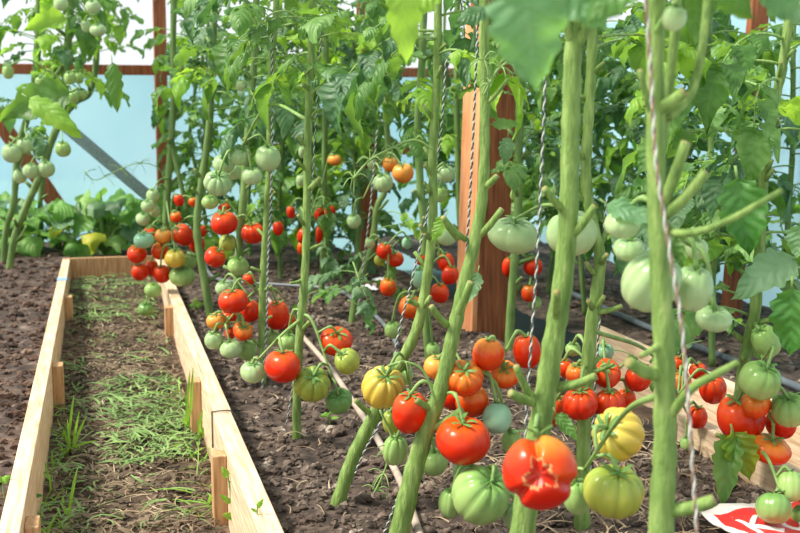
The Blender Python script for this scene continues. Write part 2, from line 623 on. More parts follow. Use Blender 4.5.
clods('soil_clods', 0.275, 1.2, 1.5, 5.2, 0.0, 10500, 0.0025, 0.0150, M['clod'], 'grey brown crumbs of dry soil covering the middle bed', 0.022, 2)
clods('soil_clods', -0.8, -0.19, 1.9, 5.8, 0.015, 5200, 0.003, 0.017, M['clod_left'], 'dark brown clods of soil covering the left bed', 0.025, 9)
clods('soil_clods', 1.6, 2.35, 1.9, 4.6, -0.01, 900, 0.005, 0.020, M['clod'], 'crumbs of soil in the right bed by the film wall', 0.02, 7)


def strips(name, regions, mat, label, cat, wid, lmin, lmax, rise, curl=0.3, seed=3):
    """thin bent strips lying about; regions = (x0,x1,y0,y1,z,n,amp,seed)"""
    Vs, Fs = [], []
    off = 0
    for (x0, x1, y0, y1, z, n, amp, sd) in regions:
        for i in range(n):
            y = y0 + (y1 - y0) * rng.random() ** 1.3
            x = x0 + (x1 - x0) * rng.random()
            L = lmin + (lmax - lmin) * rng.random() ** 1.5
            w = wid * (0.5 + rng.random())
            a = rng.random() * 6.283
            bend = (rng.random() - 0.5) * 2 * curl
            z0 = (pathz(y) + z if sd == 5 else z) + ground_z(x, y, amp, sd) + 0.004 + rng.random() * 0.006
            up = rise * (rng.random() ** 2)
            pts = []
            ph = a
            px_, py_ = x, y
            seg = 4
            for k in range(seg + 1):
                t = k / seg
                ww = w * (1 - 0.75 * t) * 0.5
                zz = z0 + L * (up * t - up * 0.55 * t * t) + 0.004 * math.sin(t * 3.1)
                nx, ny = -math.sin(ph), math.cos(ph)
                pts.append((px_ + nx * ww, py_ + ny * ww, zz))
                pts.append((px_ - nx * ww, py_ - ny * ww, zz + ww * 0.6))
                px_ += math.cos(ph) * L / seg
                py_ += math.sin(ph) * L / seg
                ph += bend / seg * 2
            Vs.append(np.array(pts))
            Fs.append(np.array([(2 * k, 2 * k + 1, 2 * k + 3, 2 * k + 2) for k in range(seg)]) + off)
            off += len(pts)
    o = link(name, fast_mesh(name, np.concatenate(Vs), np.concatenate(Fs), mat))
    return tag(o, label, cat, kind='stuff')


strips('straw', [(-0.13, 0.21, 1.5, 5.1, 0, 2600, 0.018, 5), (0.6, 1.2, 1.5, 3.0, 0.006, 1500, 0.022, 2), (0.30, 1.18, 1.6, 4.5, 0.008, 320, 0.022, 2)],
       M['straw'], 'dry pale straw and stalk scraps strewn over path and soil', 'straw', 0.0030, 0.015, 0.085, 0.12, 0.6)
strips('leaf_litter', [(-0.13, 0.21, 1.5, 5.1, 0, 3000, 0.018, 5)],
       M['litter'], 'brown withered leaf scraps trodden into the path', 'leaf litter', 0.010, 0.015, 0.05, 0.2, 1.6)
strips('cut_grass', [(0.0, 0.21, 2.6, 3.35, 0.008, 620, 0.018, 5), (-0.12, 0.20, 4.2, 5.15, 0.008, 420, 0.018, 5), (-0.13, 0.21, 1.5, 4.5, 0.003, 420, 0.018, 5), (-0.14, -0.05, 2.2, 3.6, 0, 200, 0.018, 5)],
       M['old_grass'], 'cut green grass lying over the path', 'grass', 0.0055, 0.03, 0.10, 0.4, 0.7)
strips('grass_on_the_path', [(0.16, 0.215, 2.2, 3.3, 0, 60, 0.018, 5), (-0.14, -0.09, 2.1, 3.3, 0, 60, 0.018, 5)],
       M['weed'], 'upright grass growing along the path edges', 'grass', 0.0045, 0.04, 0.10, 1.6, 0.6)

# ------------------------------------------------------------------ timber bed edging
TOPZ = 0.06


def plank(name, parts, label, cat='board'):
    """parts: list of (part name, box, material); the first is the plank itself"""
    root = empty(name, (parts[0][1][0], parts[0][1][2], parts[0][1][4]), label, cat)
    for nm, bx, m in parts:
        mb = MB()
        mb.box(*bx)
        o = link(nm, mb.mesh(nm, m, smooth=False, origin=root.location), root)
        bevel(o, 0.002, 2)
    return root


ySEAM = G(212, 412, TOPZ).y


def ystake(px, py, z):
    return G(px, py, z).y


sL = [('plank', (-0.180, -0.146, 1.2, 5.225, PATHZ - 0.05, TOPZ), M['pine'])]
for (px, py) in ((73, 297), (59, 366)):
    y = G(px, py, TOPZ - 0.02).y
    sL.append(('stake', (-0.1455, -0.118, y, y + 0.055, PATHZ - 0.06, TOPZ - 0.02), M['pine_stake']))
y = G(38, 512, TOPZ - 0.02).y
sL.append(('stake', (-0.1455, -0.122, y - 0.06, y, PATHZ - 0.06, TOPZ - 0.025), M['pine_stake']))
left_board = plank('bed_edging', sL, 'long pale pine edging board along the left side of the path')
mb = MB()
mb.box(-0.1820, -0.1440, 4.55, 4.63, TOPZ - 0.02, TOPZ + 0.002)
tp = link('tape', mb.mesh('tape', M['blue_tape'], smooth=False, origin=left_board.location), left_board)
tag(tp, 'small strip of blue tape')

sR = [('plank', (0.228, 0.266, ySEAM + 0.004, 5.22, PATHZ - 0.05, TOPZ), M['pine'])]
for (px, py) in ((172, 306), (199, 379)):
    y = G(px, py, TOPZ - 0.01).y
    sR.append(('stake', (0.200, 0.2275, y - 0.02, y + 0.03, PATHZ - 0.06, TOPZ - 0.012), M['pine_stake']))
plank('bed_edging', sR, 'far pale pine edging board on the right of the path, with two stakes')
y = G(226, 452, TOPZ - 0.015).y
nb = plank('bed_edging', [('plank', (0.224, 0.264, 1.2, ySEAM, PATHZ - 0.05, TOPZ), M['pine']),
                          ('stake', (0.196, 0.2235, y - 0.025, y + 0.02, PATHZ - 0.06, TOPZ - 0.015), M['pine_stake'])],
           'near pale pine edging board on the right of the path, one dark stake')
mb = MB()
mb.tube(smooth_path([(0.2215, ySEAM - 0.01, -0.02), (0.2215, ySEAM - 0.01, TOPZ - 0.004), (0.225, ySEAM - 0.01, TOPZ + 0.003), (0.262, ySEAM - 0.01, TOPZ + 0.003), (0.267, ySEAM - 0.01, TOPZ - 0.01)], 4), 0.0018, 6)
link('wire_staple', mb.mesh('wire_staple', M['metal'], origin=nb.location), nb)
plank('bed_edging', [('plank', (-0.180, 0.266, 5.23, 5.265, PATHZ - 0.05, TOPZ), M['pine_stake'])], 'short pine board closing the far end of the path')  # darker pine puts the shade on this board into its colour
# right bed boards
yB0 = 1.4
plank('bed_edging', [('plank', (1.222, 1.255, yB0, 2.16, PATHZ - 0.05, TOPZ), M['pine'])], 'pine edging board behind the red tomatoes at lower right')
plank('bed_edging', [('plank', (1.470, 1.503, 1.6, 3.15, PATHZ - 0.05, TOPZ), M['pine'])], 'pine edging board beyond the narrow right path, near the dark pipe')

# ------------------------------------------------------------------ brown posts and rails
pp = G(488, 336, 0.0)
dP = 3.6
p0 = P(479, 300, dP)
root = empty('post', (p0.x + 0.05, p0.y + 0.08, 0), 'thick brown wooden post with sunlit orange left face, centre of the greenhouse', 'post')
mb = MB()
wP, tP, turn = 0.112, 0.135, math.radians(8.5)
ax_, ay_ = Vector((math.cos(turn), math.sin(turn), 0)), Vector((-math.sin(turn), math.cos(turn), 0))
lean = 0.03
vs = []
for z, dx in ((-0.15, -0.012), (1.35, lean * 1.1)):
    o_ = Vector((p0.x + dx, p0.y, z))
    vs += [o_, o_ + ax_ * wP, o_ + ax_ * wP + ay_ * tP, o_ + ay_ * tP]
mb.add(vs, [(3, 2, 1, 0), (4, 5, 6, 7), (0, 1, 5, 4), (1, 2, 6, 5), (2, 3, 7, 6), (3, 0, 4, 7)])
bevel(link('post_body', mb.mesh('post_body', M['brown'], smooth=False, origin=root.location), root), 0.004)
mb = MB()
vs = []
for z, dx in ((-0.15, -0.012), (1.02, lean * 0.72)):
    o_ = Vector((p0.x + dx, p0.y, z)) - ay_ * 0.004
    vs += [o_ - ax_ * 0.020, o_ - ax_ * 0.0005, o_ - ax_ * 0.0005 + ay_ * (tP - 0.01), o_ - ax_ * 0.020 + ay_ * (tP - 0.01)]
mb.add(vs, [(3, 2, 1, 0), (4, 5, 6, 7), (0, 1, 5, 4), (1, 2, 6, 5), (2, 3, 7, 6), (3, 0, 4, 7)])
o = link('side_board', mb.mesh('side_board', M['sunlit_wood'], smooth=False, origin=root.location), root)  # separate board; its bright orange adds sunlit contrast to the left face
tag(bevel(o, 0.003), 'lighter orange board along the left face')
mb = MB()
o_ = Vector((p0.x + lean * 0.75, p0.y, 1.06)) + ay_ * 0.06
mb.tube([o_ + ax_ * 0.002, o_ - ax_ * 0.010], 0.011, 8)
link('bolt', mb.mesh('bolt', M['metal'], origin=root.location), root)


def post(a, b, wx, wy, label, mat, name='post', side=None):
    mb = MB()
    mb.bar(a, b, wx, wy, side)
    o = link(name, mb.mesh(name, mat, smooth=False, origin=a), None, a)
    bevel(o, 0.003)
    return tag(o, label, 'post' if name == 'post' else 'beam')


def vpost(px, py0, D, w_px, top, label, d=0.09):
    a = P(px, py0, D)
    a.z = -0.15
    b = Vector((a.x, a.y, top))
    return post(a, b, w_px * mpp(D), d, label, M['brown'], side=RIGHT)


aw = PY(162, 150, BACKY - 0.06)
post(Vector((aw.x, BACKY - 0.05, -0.2)), Vector((aw.x + 0.01, BACKY - 0.05, 1.7)), 12 * mpp(6.2), 0.08, 'brown post standing against the pale blue end wall', M['brown'], side=(1, 0, 0))
vpost(361, 200, 5.0, 7, 1.25, 'slim red brown post behind the green tomatoes left of the centre post', 0.03)
vpost(371, 200, 5.06, 13, 1.25, 'dull brown post in shade directly behind the slim red brown one', 0.06)
a = P(729, 300, 3.95); a.z = -0.15
b = P(758, 15, 3.95)
post(a, b + (b - a) * 0.4, 0.06, 0.06, 'leaning brown post by the right film wall among leaves', M['brown'], side=RIGHT)
r1 = PY(0, 66, BACKY - 0.05); r2 = PY(155, 70, BACKY - 0.05)
zr = r2.z
post(Vector((-2.4, BACKY - 0.02, zr)), Vector((RIGHTX, BACKY - 0.02, zr)), 0.02, 0.055, 'brown horizontal rail across the top of the end wall film', M['brown'], 'rail', side=(0, 1, 0))
a = PY(56, 118, BACKY - 0.03); b = PY(160, 206, BACKY - 0.03)
post(a, b, 0.03, 0.065, 'grey diagonal brace crossing the pale blue end wall', M['grey_wood'], 'brace', side=(0, 1, 0))
a = PY(-37, 68, BACKY - 0.06); b = PY(66, 218, BACKY - 0.06)
post(a, b, 0.03, 0.085, 'red brown diagonal brace low at the left of the end wall', M['brown'], 'brace', side=(0, 1, 0))
# low brown board far behind, and rail
a = P(268, 148, 6.0); b = P(440, 148, 6.0)
post(Vector((a.x, BACKY - 0.06, a.z - 0.02)), Vector((b.x, BACKY - 0.06, a.z - 0.02)), 0.03, 0.07, 'dark brown cross board on the end wall behind the leaves', M['brown'], 'rail', side=(0, 1, 0))
a = P(330, 265, 5.6); b = P(372, 265, 5.6)

# ------------------------------------------------------------------ leaves
def leaflet(mb, base, xd, zd, L, W, rs, droop=0.35, fold=0.18, mi=0, rows=9, lobes=4.0):
    """one toothed, folded and drooping leaflet starting at base along xd"""
    xd = xd.normalized()
    yd = zd.cross(xd).normalized()
    zd = xd.cross(yd)
    vs, uvs = [], []
    cols = (-1, -0.55, 0, 0.55, 1)
    ph = rs.random() * 6.28
    tw = (rs.random() - 0.5) * 1.1
    cup = rs.uniform(-0.5, 0.35)
    roll = rs.uniform(-0.6, 0.6)
    for i in range(rows + 1):
        s = i / rows
        saw = abs(((s * lobes) % 1.0) - 0.35)
        w = W * 0.5 * (math.sin(math.pi * min(1, s ** 0.72)) ** 0.8) * (1.16 - 0.62 * saw) if 0 < s < 1 else 0.002 * L
        for c in cols:
            wav = 0.09 * W * math.sin(s * 14 + ph + (2 if c > 0 else 0)) * abs(c)
            ang = tw * s
            y = c * w
            z = fold * abs(c) * w - droop * L * s * s + cup * W * (c * c) * (0.35 + 0.65 * s) + roll * 0.25 * W * c * s + wav + y * math.sin(ang)
            bx = s * L * (1 - 0.22 * droop * s) - 0.10 * W * abs(c) * (1 if s > 0.1 else 0)
            vs.append(base + xd * bx + yd * y + zd * z)
            uvs.append((s, c))
    fs = []
    for i in range(rows):
        for k in range(4):
            a = i * 5 + k
            fs.append((a, a + 5, a + 6, a + 1))
    mb.add(vs, fs, mi, uvs)


def compound(seed, droop, rows=9):
    rs = random.Random(seed)
    mb = MB()
    npair = 3
    axis = []
    for i in range(9):
        s = i / 8
        axis.append(Vector((s * 0.72 * (1 - 0.1 * droop * s), 0.06 * math.sin(s * 3 + seed), 0.06 * s - droop * 0.42 * s * s)))
    mb.tube(axis, [0.012 - 0.007 * i / 8 for i in range(9)], 5, 1)

    def at(s):
        k = min(7, int(s * 8))
        return axis[k].lerp(axis[k + 1], s * 8 - k), (axis[k + 1] - axis[k]).normalized()
    p, t = at(0.999)
    up = Vector((0, 0, 1))
    leaflet(mb, p, t + Vector((0, 0, -0.1)), up, 0.36 + 0.05 * rs.random(), 0.25, rs, 0.3 + 0.3 * droop, 0.2, 0, rows)
    for j in range(npair):
        s = (0.93, 0.66, 0.40)[j]
        ln = (0.27, 0.26, 0.19)[j]
        for sd in (-1, 1):
            p, t = at(min(0.99, s + (rs.random() - 0.5) * 0.06))
            side = Vector((0, 1, 0)) * sd
            d = (t * (0.55 + 0.3 * rs.random()) + side + Vector((0, 0, (rs.random() - 0.6) * 0.6)))
            d.normalize()
            q = p + d * 0.035
            mb.tube([p, q], [0.005, 0.004], 4, 1)
            l = ln * (0.8 + 0.35 * rs.random())
            leaflet(mb, q, d, up + side * (rs.random() - 0.5) * 0.8, l, l * (0.55 + 0.15 * rs.random()), rs, rs.uniform(-0.15, 0.35) + 0.4 * droop, 0.2, 0, rows)
    for s in (0.8, 0.53):
        for sd in (-1, 1):
            p, t = at(s)
            d = (t * 0.3 + Vector((0, 1, 0)) * sd).normalized()
            leaflet(mb, p, d, up, 0.09 + 0.05 * rs.random(), 0.06, rs, 0.4, 0.2, 0, 5)
    return mb


LEAVES = {}
for mi, lm in enumerate(LEAFM):
    LEAVES[mi] = []
for k in range(12):
    c = compound(k * 3 + 1, (0.1, 0.45, 0.8, 1.15)[k % 4])
    for mi, lm in enumerate(LEAFM):
        LEAVES[mi].append(c.mesh('leaf', [lm, M['truss']]))


def orient(xd, up=UP):
    xd = Vector(xd).normalized()
    yd = Vector(up).cross(xd)
    if yd.length < 1e-4:
        yd = Vector((0, 1, 0))
    yd.normalize()
    zd = xd.cross(yd)
    return Matrix((xd, yd, zd)).transposed().to_euler()


def add_leaf(plant, base, xd, scale, mi, rs, up=UP, var=None):
    me = LEAVES[mi][rs.randrange(12) if var is None else var]
    return link('leaf', me, plant, Vector(base) - plant.location, orient(xd, up), (scale,) * 3)


def big_leaflet(plant, base, tip, width, mat, label=None, droop=0.18, up=None, seed=1, fold=0.15):
    """a single large leaf blade from base to tip, facing roughly the camera"""
    base, tip = Vector(base), Vector(tip)
    rs = random.Random(seed)
    mb = MB()
    d = tip - base
    up = up or (CAM - base).normalized() + Vector((0, 0, 0.5))
    leaflet(mb, base, d, up, d.length, width, rs, droop, fold, 0, 16, 5.0)
    mb.tube([base - d * 0.12 + UP * 0.004, base + d * 0.02], [width * 0.04, width * 0.03], 5, 1)
    o = link('leaf', mb.mesh('leaf', [mat, M['truss']], origin=plant.location), plant)
    if label:
        tag(o, label)
    return o


# ------------------------------------------------------------------ plants
PLANTS = {}


def plant(key, pts, w0, w1, label, D=None, stubs=(), leaves=(), mat='stem', extend=True, sides=10, side_stems=(), lmix=(5, 3, 2), group='tomato plants', llen=0.215):
    """pts: pixels from the root upwards"""
    if D is None:
        g = G(pts[0][0], pts[0][1], 0.0)
        D = (g - CAM).dot(HEAD)
    rs = random.Random(hash(key) % 1000 if not isinstance(key, str) else sum(map(ord, key)))
    W = [P(x, y, D) for x, y in pts]
    root = Vector((W[0].x, W[0].y, W[0].z))
    if D > 0 and W[0].z > 0.03:
        W.insert(0, Vector((W[0].x, W[0].y, -0.03)))
    else:
        W[0].z = min(W[0].z, -0.02)
    if extend and W[-1].z < 1.2:
        d = (W[-1] - W[-2]).normalized()
        W.append(W[-1] + d * 0.3 + UP * 0.1)
    path = smooth_path(W, 7)
    # little wobble and swollen nodes
    n = len(path)
    r0, r1 = w0 * mpp(D) / 2, w1 * mpp(D) / 2
    rad = []
    for i, p in enumerate(path):
        t = i / (n - 1)
        rad.append((r1 + (r0 - r1) * (1 - t) ** 2) * (1.0 + 0.05 * math.sin(i * 1.9 + len(pts)) + 0.03 * math.sin(i * 4.1)))
    root_e = empty('tomato_plant', (W[0].x, W[0].y, max(0.0, W[0].z)), label, 'tomato plant', group)
    mb = MB()
    mb.tube(path, rad, sides, 0)
    for (sx, sy, ex, ey, wpx, *dd) in stubs:
        dd = dd[0] if dd else -0.02
        a, b = P(sx, sy, D), P(ex, ey, D + dd)
        L = (b - a).length
        mid = a.lerp(b, 0.5) + UP * (-0.06 * L)
        q = smooth_path([a, mid, b], 4)
        r = wpx * mpp(D) / 2 * 0.8
        mb.tube(q, [r * (1.15 - 0.3 * i / (len(q) - 1)) for i in range(len(q))], 8, 0, 1)
    for (sp, sw0, sw1) in side_stems:
        q = smooth_path([P(x, y, D + (k_[0] if k_ else 0)) for (x, y, *k_) in sp], 6)
        mb.tube(q, [(sw0 + (sw1 - sw0) * i / (len(q) - 1)) * mpp(D) / 2 for i in range(len(q))], 8, 0, 1)
    # short nubs where lower leaves were taken off
    k = 6
    while k < n - 6 and len(stubs) < 7:
        p_, t_ = path[k], (path[k + 1] - path[k]).normalized()
        if 0.1 < p_.z < 1.1:
            a_ = rs.random() * 6.283
            d_ = (RIGHT * math.cos(a_) + HEAD * math.sin(a_) * 0.6 + UP * rs.uniform(0.3, 1.0)).normalized()
            L_n = rs.uniform(1.4, 3.2) * rad[k] + 0.004
            mb.tube([p_ + d_ * rad[k] * 0.3, p_ + d_ * (rad[k] + L_n * 0.5), p_ + d_ * (rad[k] + L_n)], [rad[k] * 0.62, rad[k] * 0.45, rad[k] * 0.40], 7, 0, 1)
        k += rs.randint(3, 6)
    st = link('stem', mb.mesh('stem', [M[mat], M['cut']], origin=root_e.location), root_e)
    PLANTS[key] = (root_e, D, path)
    for (ylo, yhi, cnt) in leaves:
        cnt = int(cnt * 1.45)
        for i in range(cnt):
            y = ylo + (yhi - ylo) * (i + rs.random() * 0.8) / cnt
            z = P(400, y, D).z
            b = min(path, key=lambda q: abs(q.z - z))
            a = rs.random() * 6.283
            el = 0.35 * rs.random() + 0.05
            xd = Vector((math.cos(a), math.sin(a), el))
            mi = rs.choices((0, 1, 2), lmix)[0]
            add_leaf(root_e, Vector((b.x, b.y, z)), xd, llen * (0.8 + 0.45 * rs.random()), mi, rs)
    return root_e


# near plants -------------------------------------------------
plant('P1', [(657, 860), (661, 540), (665, 450), (664, 350), (659, 250), (655, 120), (656, 0), (658, -120)], 30, 17,
      'nearest tomato plant, thick blurred stem with cut stubs in front of big ribbed green tomato', D=1.12,
      stubs=[(662, 205, 686, 142, 15), (664, 215, 706, 172, 15), (655, 110, 684, 92, 16), (652, 115, 640, 70, 9), (660, 375, 628, 362, 17), (668, 510, 714, 500, 18),
             (664, 340, 640, 356, 9)],
      side_stems=[([(661, 150, .02), (672, 60, .02), (677, 0, .02), (680, -90, .02)], 11, 9), ([(668, 118, .01), (690, 95, .02), (700, 60, .03), (707, 0, .05), (708, -80, .05)], 10, 8),
                  ([(668, 232), (692, 233, -.02), (725, 222, -.03), (760, 203, -.05), (782, 190, -.05)], 9, 5),
                  ([(668, 420), (690, 390, -.03), (720, 372, -.04), (738, 362, -.04)], 11, 6)],
      leaves=[(-190, -70, 6)], llen=0.24)
plant('P2', [(505, 760), (520, 560), (530, 480), (543, 410), (553, 345), (563, 281), (569, 200), (571, 110), (574, 40), (582, -20), (586, -150)], 30, 17,
      'tomato plant with thick stem rising behind the cracked red tomato', D=1.42,
      stubs=[(538, 402, 510, 393, 13), (532, 398, 516, 366, 10), (558, 387, 596, 376, 12), (567, 212, 544, 188, 10), (569, 238, 595, 206, 11), (556, 318, 557, 292, 11, -0.06), (574, 48, 594, 10, 14), (572, 44, 563, 4, 12)],
      leaves=[(-190, -80, 3)], llen=0.24)
plant('P3', [(394, 545), (412, 478), (427, 428), (441, 388), (452, 340), (463, 290), (475, 240), (483, 190), (485, 120), (484, 50), (484, -40), (484, -150)], 23, 9,
      'slanting tomato plant in sharp focus rooted at bottom centre, in front of the brown post',
      stubs=[(436, 410, 416, 400, 10), (432, 428, 462, 410, 12), (458, 238, 443, 217, 8, -.03), (466, 240, 443, 217, 7), (478, 236, 502, 209, 9), (484, 187, 497, 176, 9), (455, 318, 471, 282, 12), (447, 325, 431, 306, 9), (484, 106, 508, 79, 5)],
      leaves=[(-190, -140, 2)])
plant('P4', [(334, 505), (352, 460), (374, 415), (398, 368), (418, 325), (428, 270), (433, 215), (433, 150), (437, 80), (438, 10), (438, -100)], 16, 8,
      'tomato plant leaning right from a bare soil root, between pale hose and slanting stem',
      stubs=[(430, 238, 420, 225, 6), (434, 175, 425, 165, 6), (374, 415, 355, 400, 7), (420, 305, 408, 300, 6)],
      leaves=[(-20, 60, 5)])
plant('P6', [(297, 440), (297, 400), (299, 345), (303, 300), (306, 250), (307, 200), (308, 130), (311, 60), (313, 0), (314, -100)], 9.5, 7.5,
      'upright tomato plant with yellow-scarred stem above the three ripening fruits at centre left',
      stubs=[(306, 145, 298, 136, 6), (307, 190, 320, 178, 7), (301, 330, 309, 322, 6), (302, 280, 290, 283, 4), (305, 225, 298, 215, 5), (310, 90, 303, 84, 5)],
      leaves=[(-90, 60, 9), (60, 120, 2)])
plant('P7', [(262, 387), (262, 340), (263, 280), (266, 230), (269, 170), (270, 120), (272, 60), (276, 10), (278, -90)], 8.5, 6,
      'tomato plant with pale stem among the red fruits beside the right path board',
      stubs=[(262, 320, 272, 316, 4), (263, 290, 272, 286, 5), (268, 200, 275, 192, 4)],
      leaves=[(-80, 60, 8), (60, 130, 3)])
plant('P15', [(582, 532), (583, 470), (585, 400), (591, 330), (600, 264), (594, 230), (586, 180), (589, 110), (592, 40), (594, -90)], 17, 10,
      'tomato plant behind the thick stem, its pale stem visible beside a black white twine',
      stubs=[(594, 310, 604, 296, 7), (588, 372, 614, 364, 6), (596, 275, 586, 262, 6), (594, 312, 622, 306, 7)],
      leaves=[(-20, 60, 4)])
plant('P14', [(722, 492), (735, 430), (746, 352), (755, 312), (760, 240), (764, 174), (771, 118), (781, 74), (788, 25), (796, -70)], 14, 9,
      'tomato plant at the right edge whose stem curves down behind green and red fruits',
      stubs=[(768, 130, 778, 118, 7), (764, 175, 772, 160, 6), (748, 345, 742, 360, 7)],
      leaves=[(-60, 60, 6), (60, 320, 12)], lmix=(5, 3, 1), llen=0.24)
plant('P16', [(509, 348), (511, 310), (515, 257), (518, 215), (519, 150), (520, 90), (522, 20), (524, -80)], 10, 8,
      'tomato plant just right of the brown post, its stem below the pale double green tomato',
      stubs=[(512, 285, 522, 277, 5), (519, 160, 527, 150, 4)], leaves=[(-80, 60, 7), (60, 180, 6)], mat='stem_far')
plant('P5', [(430, 365), (425, 300), (424, 230), (420, 180), (418, 120), (422, 60), (424, -10), (424, -90)], 9, 7.5,
      'thin tomato plant running up close behind the leaning stem, left of the brown post', stubs=[(422, 200, 414, 190, 5), (419, 100, 410, 92, 4)],
      leaves=[(-10, 60, 5), (60, 140, 4)], mat='stem_far')
plant('P8', [(240, 334), (237, 290), (239, 250), (244, 190), (247, 145), (252, 90), (256, 25), (257, -70)], 9, 7,
      'tomato plant whose stem passes between two red fruits below the pale green cluster', stubs=[(239, 255, 230, 258, 4), (244, 190, 252, 182, 4)],
      leaves=[(-70, 60, 8), (60, 125, 4)], mat='stem_far')
plant('P9', [(211, 315), (204, 277), (197, 230), (201, 186), (209, 130), (211, 80), (214, 20), (215, -60)], 8.5, 7,
      'tomato plant leaning right at the far right path board, beside the orange fruits', stubs=[(200, 195, 192, 188, 4)],
      leaves=[(-60, 60, 8), (60, 135, 4)], mat='stem_far')
plant('P10', [(170, 275), (166, 225), (169, 170), (173, 110), (173, 50), (175, -50)], 8, 6,
      'farthest tomato plant on the right path board, in front of the end wall post', stubs=[(168, 190, 160, 184, 4)],
      side_stems=[([(171, 145), (180, 180, -.02), (187, 212, -.03)], 5, 4)],
      leaves=[(-50, 60, 8), (50, 110, 3)], mat='stem_far')
plant('P17', [(351, 322), (358, 285), (371, 250), (377, 208), (385, 190), (388, 150), (384, 80), (383, -50)], 8, 6,
      'tomato plant with stem bending right below the round green and orange fruits', stubs=[(376, 212, 388, 200, 4), (360, 280, 368, 274, 4)],
      leaves=[(-40, 110, 8), (230, 300, 3)], mat='stem_far')
plant('P18', [(321, 300), (323, 250), (324, 190), (325, 120), (326, 60), (327, -50)], 6.5, 5.5,
      'thin tomato plant in the back, just right of the yellow-scarred stem', leaves=[(-50, 170, 10), (170, 260, 2)], mat='stem_far')
plant('P19', [(466, 300), (460, 220), (457, 130), (457, 60), (458, -60)], 7, 6,
      'tomato plant half hidden behind the orange side board of the brown post', leaves=[(-60, 200, 11)], mat='stem_far')
# left bed
plant('P11', [(8, 273), (14, 240), (24, 212), (38, 180), (50, 145), (62, 112), (66, 70), (70, 10), (72, -60)], 7, 7.5,
      'leftmost tomato plant in the left bed, stem slanting right under small green fruits',
      stubs=[(52, 80, 62, 66, 6)], leaves=[(-40, 60, 13), (60, 125, 5)], mat='stem_far', lmix=(4, 3, 3), llen=0.24)
plant('P12', [(42, 250), (41, 190), (55, 135), (74, 104), (90, 92), (97, 50), (99, -50)], 5, 6,
      'tomato plant in the left bed nearer the path, dark thin stem curving right', leaves=[(-30, 50, 12), (50, 100, 4)], mat='stem_far', lmix=(4, 3, 3), llen=0.23)
plant('P13', [(2, 268), (6, 230), (14, 200), (18, 150), (32, 100), (38, 40), (40, -50)], 6, 7,
      'thick stemmed tomato plant at the left picture edge with two cut side shoots', stubs=[(32, 95, 52, 80, 7), (34, 90, 60, 62, 6)],
      leaves=[(-30, 60, 12), (60, 140, 5)], mat='stem_far', lmix=(4, 3, 3), llen=0.24)


# rows behind: placed on the beds, told apart by the order they stand in
def wpix(p):
    v = p - CAM
    d = v.dot(HEAD)
    fwd = d * math.cos(PITCH) - v.z * math.sin(PITCH)
    up = d * math.sin(PITCH) + v.z * math.cos(PITCH)
    return 400 + F * v.dot(RIGHT) / fwd, 266.5 - F * up / fwd, d


ORD = ['first', 'second', 'third', 'fourth', 'fifth', 'sixth', 'seventh', 'eighth', 'ninth', 'tenth', 'eleventh']


def back_row(spots, phrase, ylo, cnt, llen=0.28, lmix=(5, 3, 2)):
    spots = sorted(spots, key=lambda s: wpix(Vector((s[0], s[1], 0.6)))[0])
    for i, (x, y) in enumerate(spots):
        px, py, D = wpix(Vector((x, y, 0)))
        rs = random.Random(int(x * 100 + y * 1000))
        j = [px + rs.uniform(-6, 6) for _ in range(6)]
        top = wpix(Vector((x, y, 1.15)))[1]
        pts = [(px, py)] + [(j[k], py + (top - py) * (k + 1) / 6) for k in range(6)]
        wp = 0.021 * F / D
        plant('B%s%d' % (phrase[:3], i), pts, wp, wp * 0.8, '%s from the left of %s' % (ORD[i], phrase), D=D,
              leaves=[(top, ylo(D), cnt)], mat='stem_far', sides=7, lmix=lmix, llen=llen)


back_row([(0.74, 4.75), (0.97, 4.25), (0.95, 4.7), (0.92, 5.3), (0.95, 5.85), (0.47, 5.3), (0.45, 5.85), (0.72, 5.6), (1.15, 5.0), (1.15, 5.7)],
         'the leafy tomato plants filling the back of the middle bed', lambda D: 110 + (0.44 if D < 5 else 0.66) * F / D, 30, 0.215, (5, 5, 2))
back_row([(1.72, 2.85), (1.80, 3.3), (1.70, 3.7), (1.74, 4.15), (1.78, 4.6), (1.75, 5.2), (1.8, 5.8)],
         'the leafy tomato plants along the right film wall bed', lambda D: 110 + 0.46 * F / D, 34, 0.25, (6, 3, 1))
back_row([(2.15, 3.1), (2.12, 3.8), (2.14, 4.5), (2.1, 5.3)],
         'the dim tomato plants standing hard against the right film wall', lambda D: 110 + 0.50 * F / D, 24, 0.25, (6, 3, 1))

# leaves that stand out by themselves
p1 = PLANTS['P1'][0]; p2 = PLANTS['P2'][0]; p3 = PLANTS['P3'][0]; p14 = PLANTS['P14'][0]; p4 = PLANTS['P4'][0]; p11 = PLANTS['P11'][0]; p17 = PLANTS['P17'][0]
big_leaflet(p2, P(522, -22, .86), P(539, 100, .86), 78 * mpp(.86), M['leaf_near'], 'large blurred dusty green leaf hanging near the camera', 0.12, seed=4)
big_leaflet(p2, P(545, -30, .92), P(612, 26, .90), 60 * mpp(.9), M['leaf_near'], seed=5)
big_leaflet(p1, P(640, -30, .9), P(585, 18, .88), 46 * mpp(.9), LEAFM[0], seed=6)
big_leaflet(p3, P(402, -20, 1.25), P(407, 68, 1.25), 34 * mpp(1.25), LEAFM[2], 'bright yellow green leaf hanging from the top', 0.1, seed=7)
big_leaflet(p3, P(440, -14, 1.3), P(398, 14, 1.28), 30 * mpp(1.3), LEAFM[2], seed=8)
big_leaflet(p3, P(486, 10, 1.6), P(455, 20, 1.58), 20 * mpp(1.6), LEAFM[1], seed=18)
big_leaflet(p1, P(722, -25, 1.0), P(760, 20, 1.0), 40 * mpp(1.0), LEAFM[0], seed=9)
big_leaflet(p1, P(765, -20, 1.0), P(812, 26, 1.0), 44 * mpp(1.0), M['leaf_near'], seed=10)
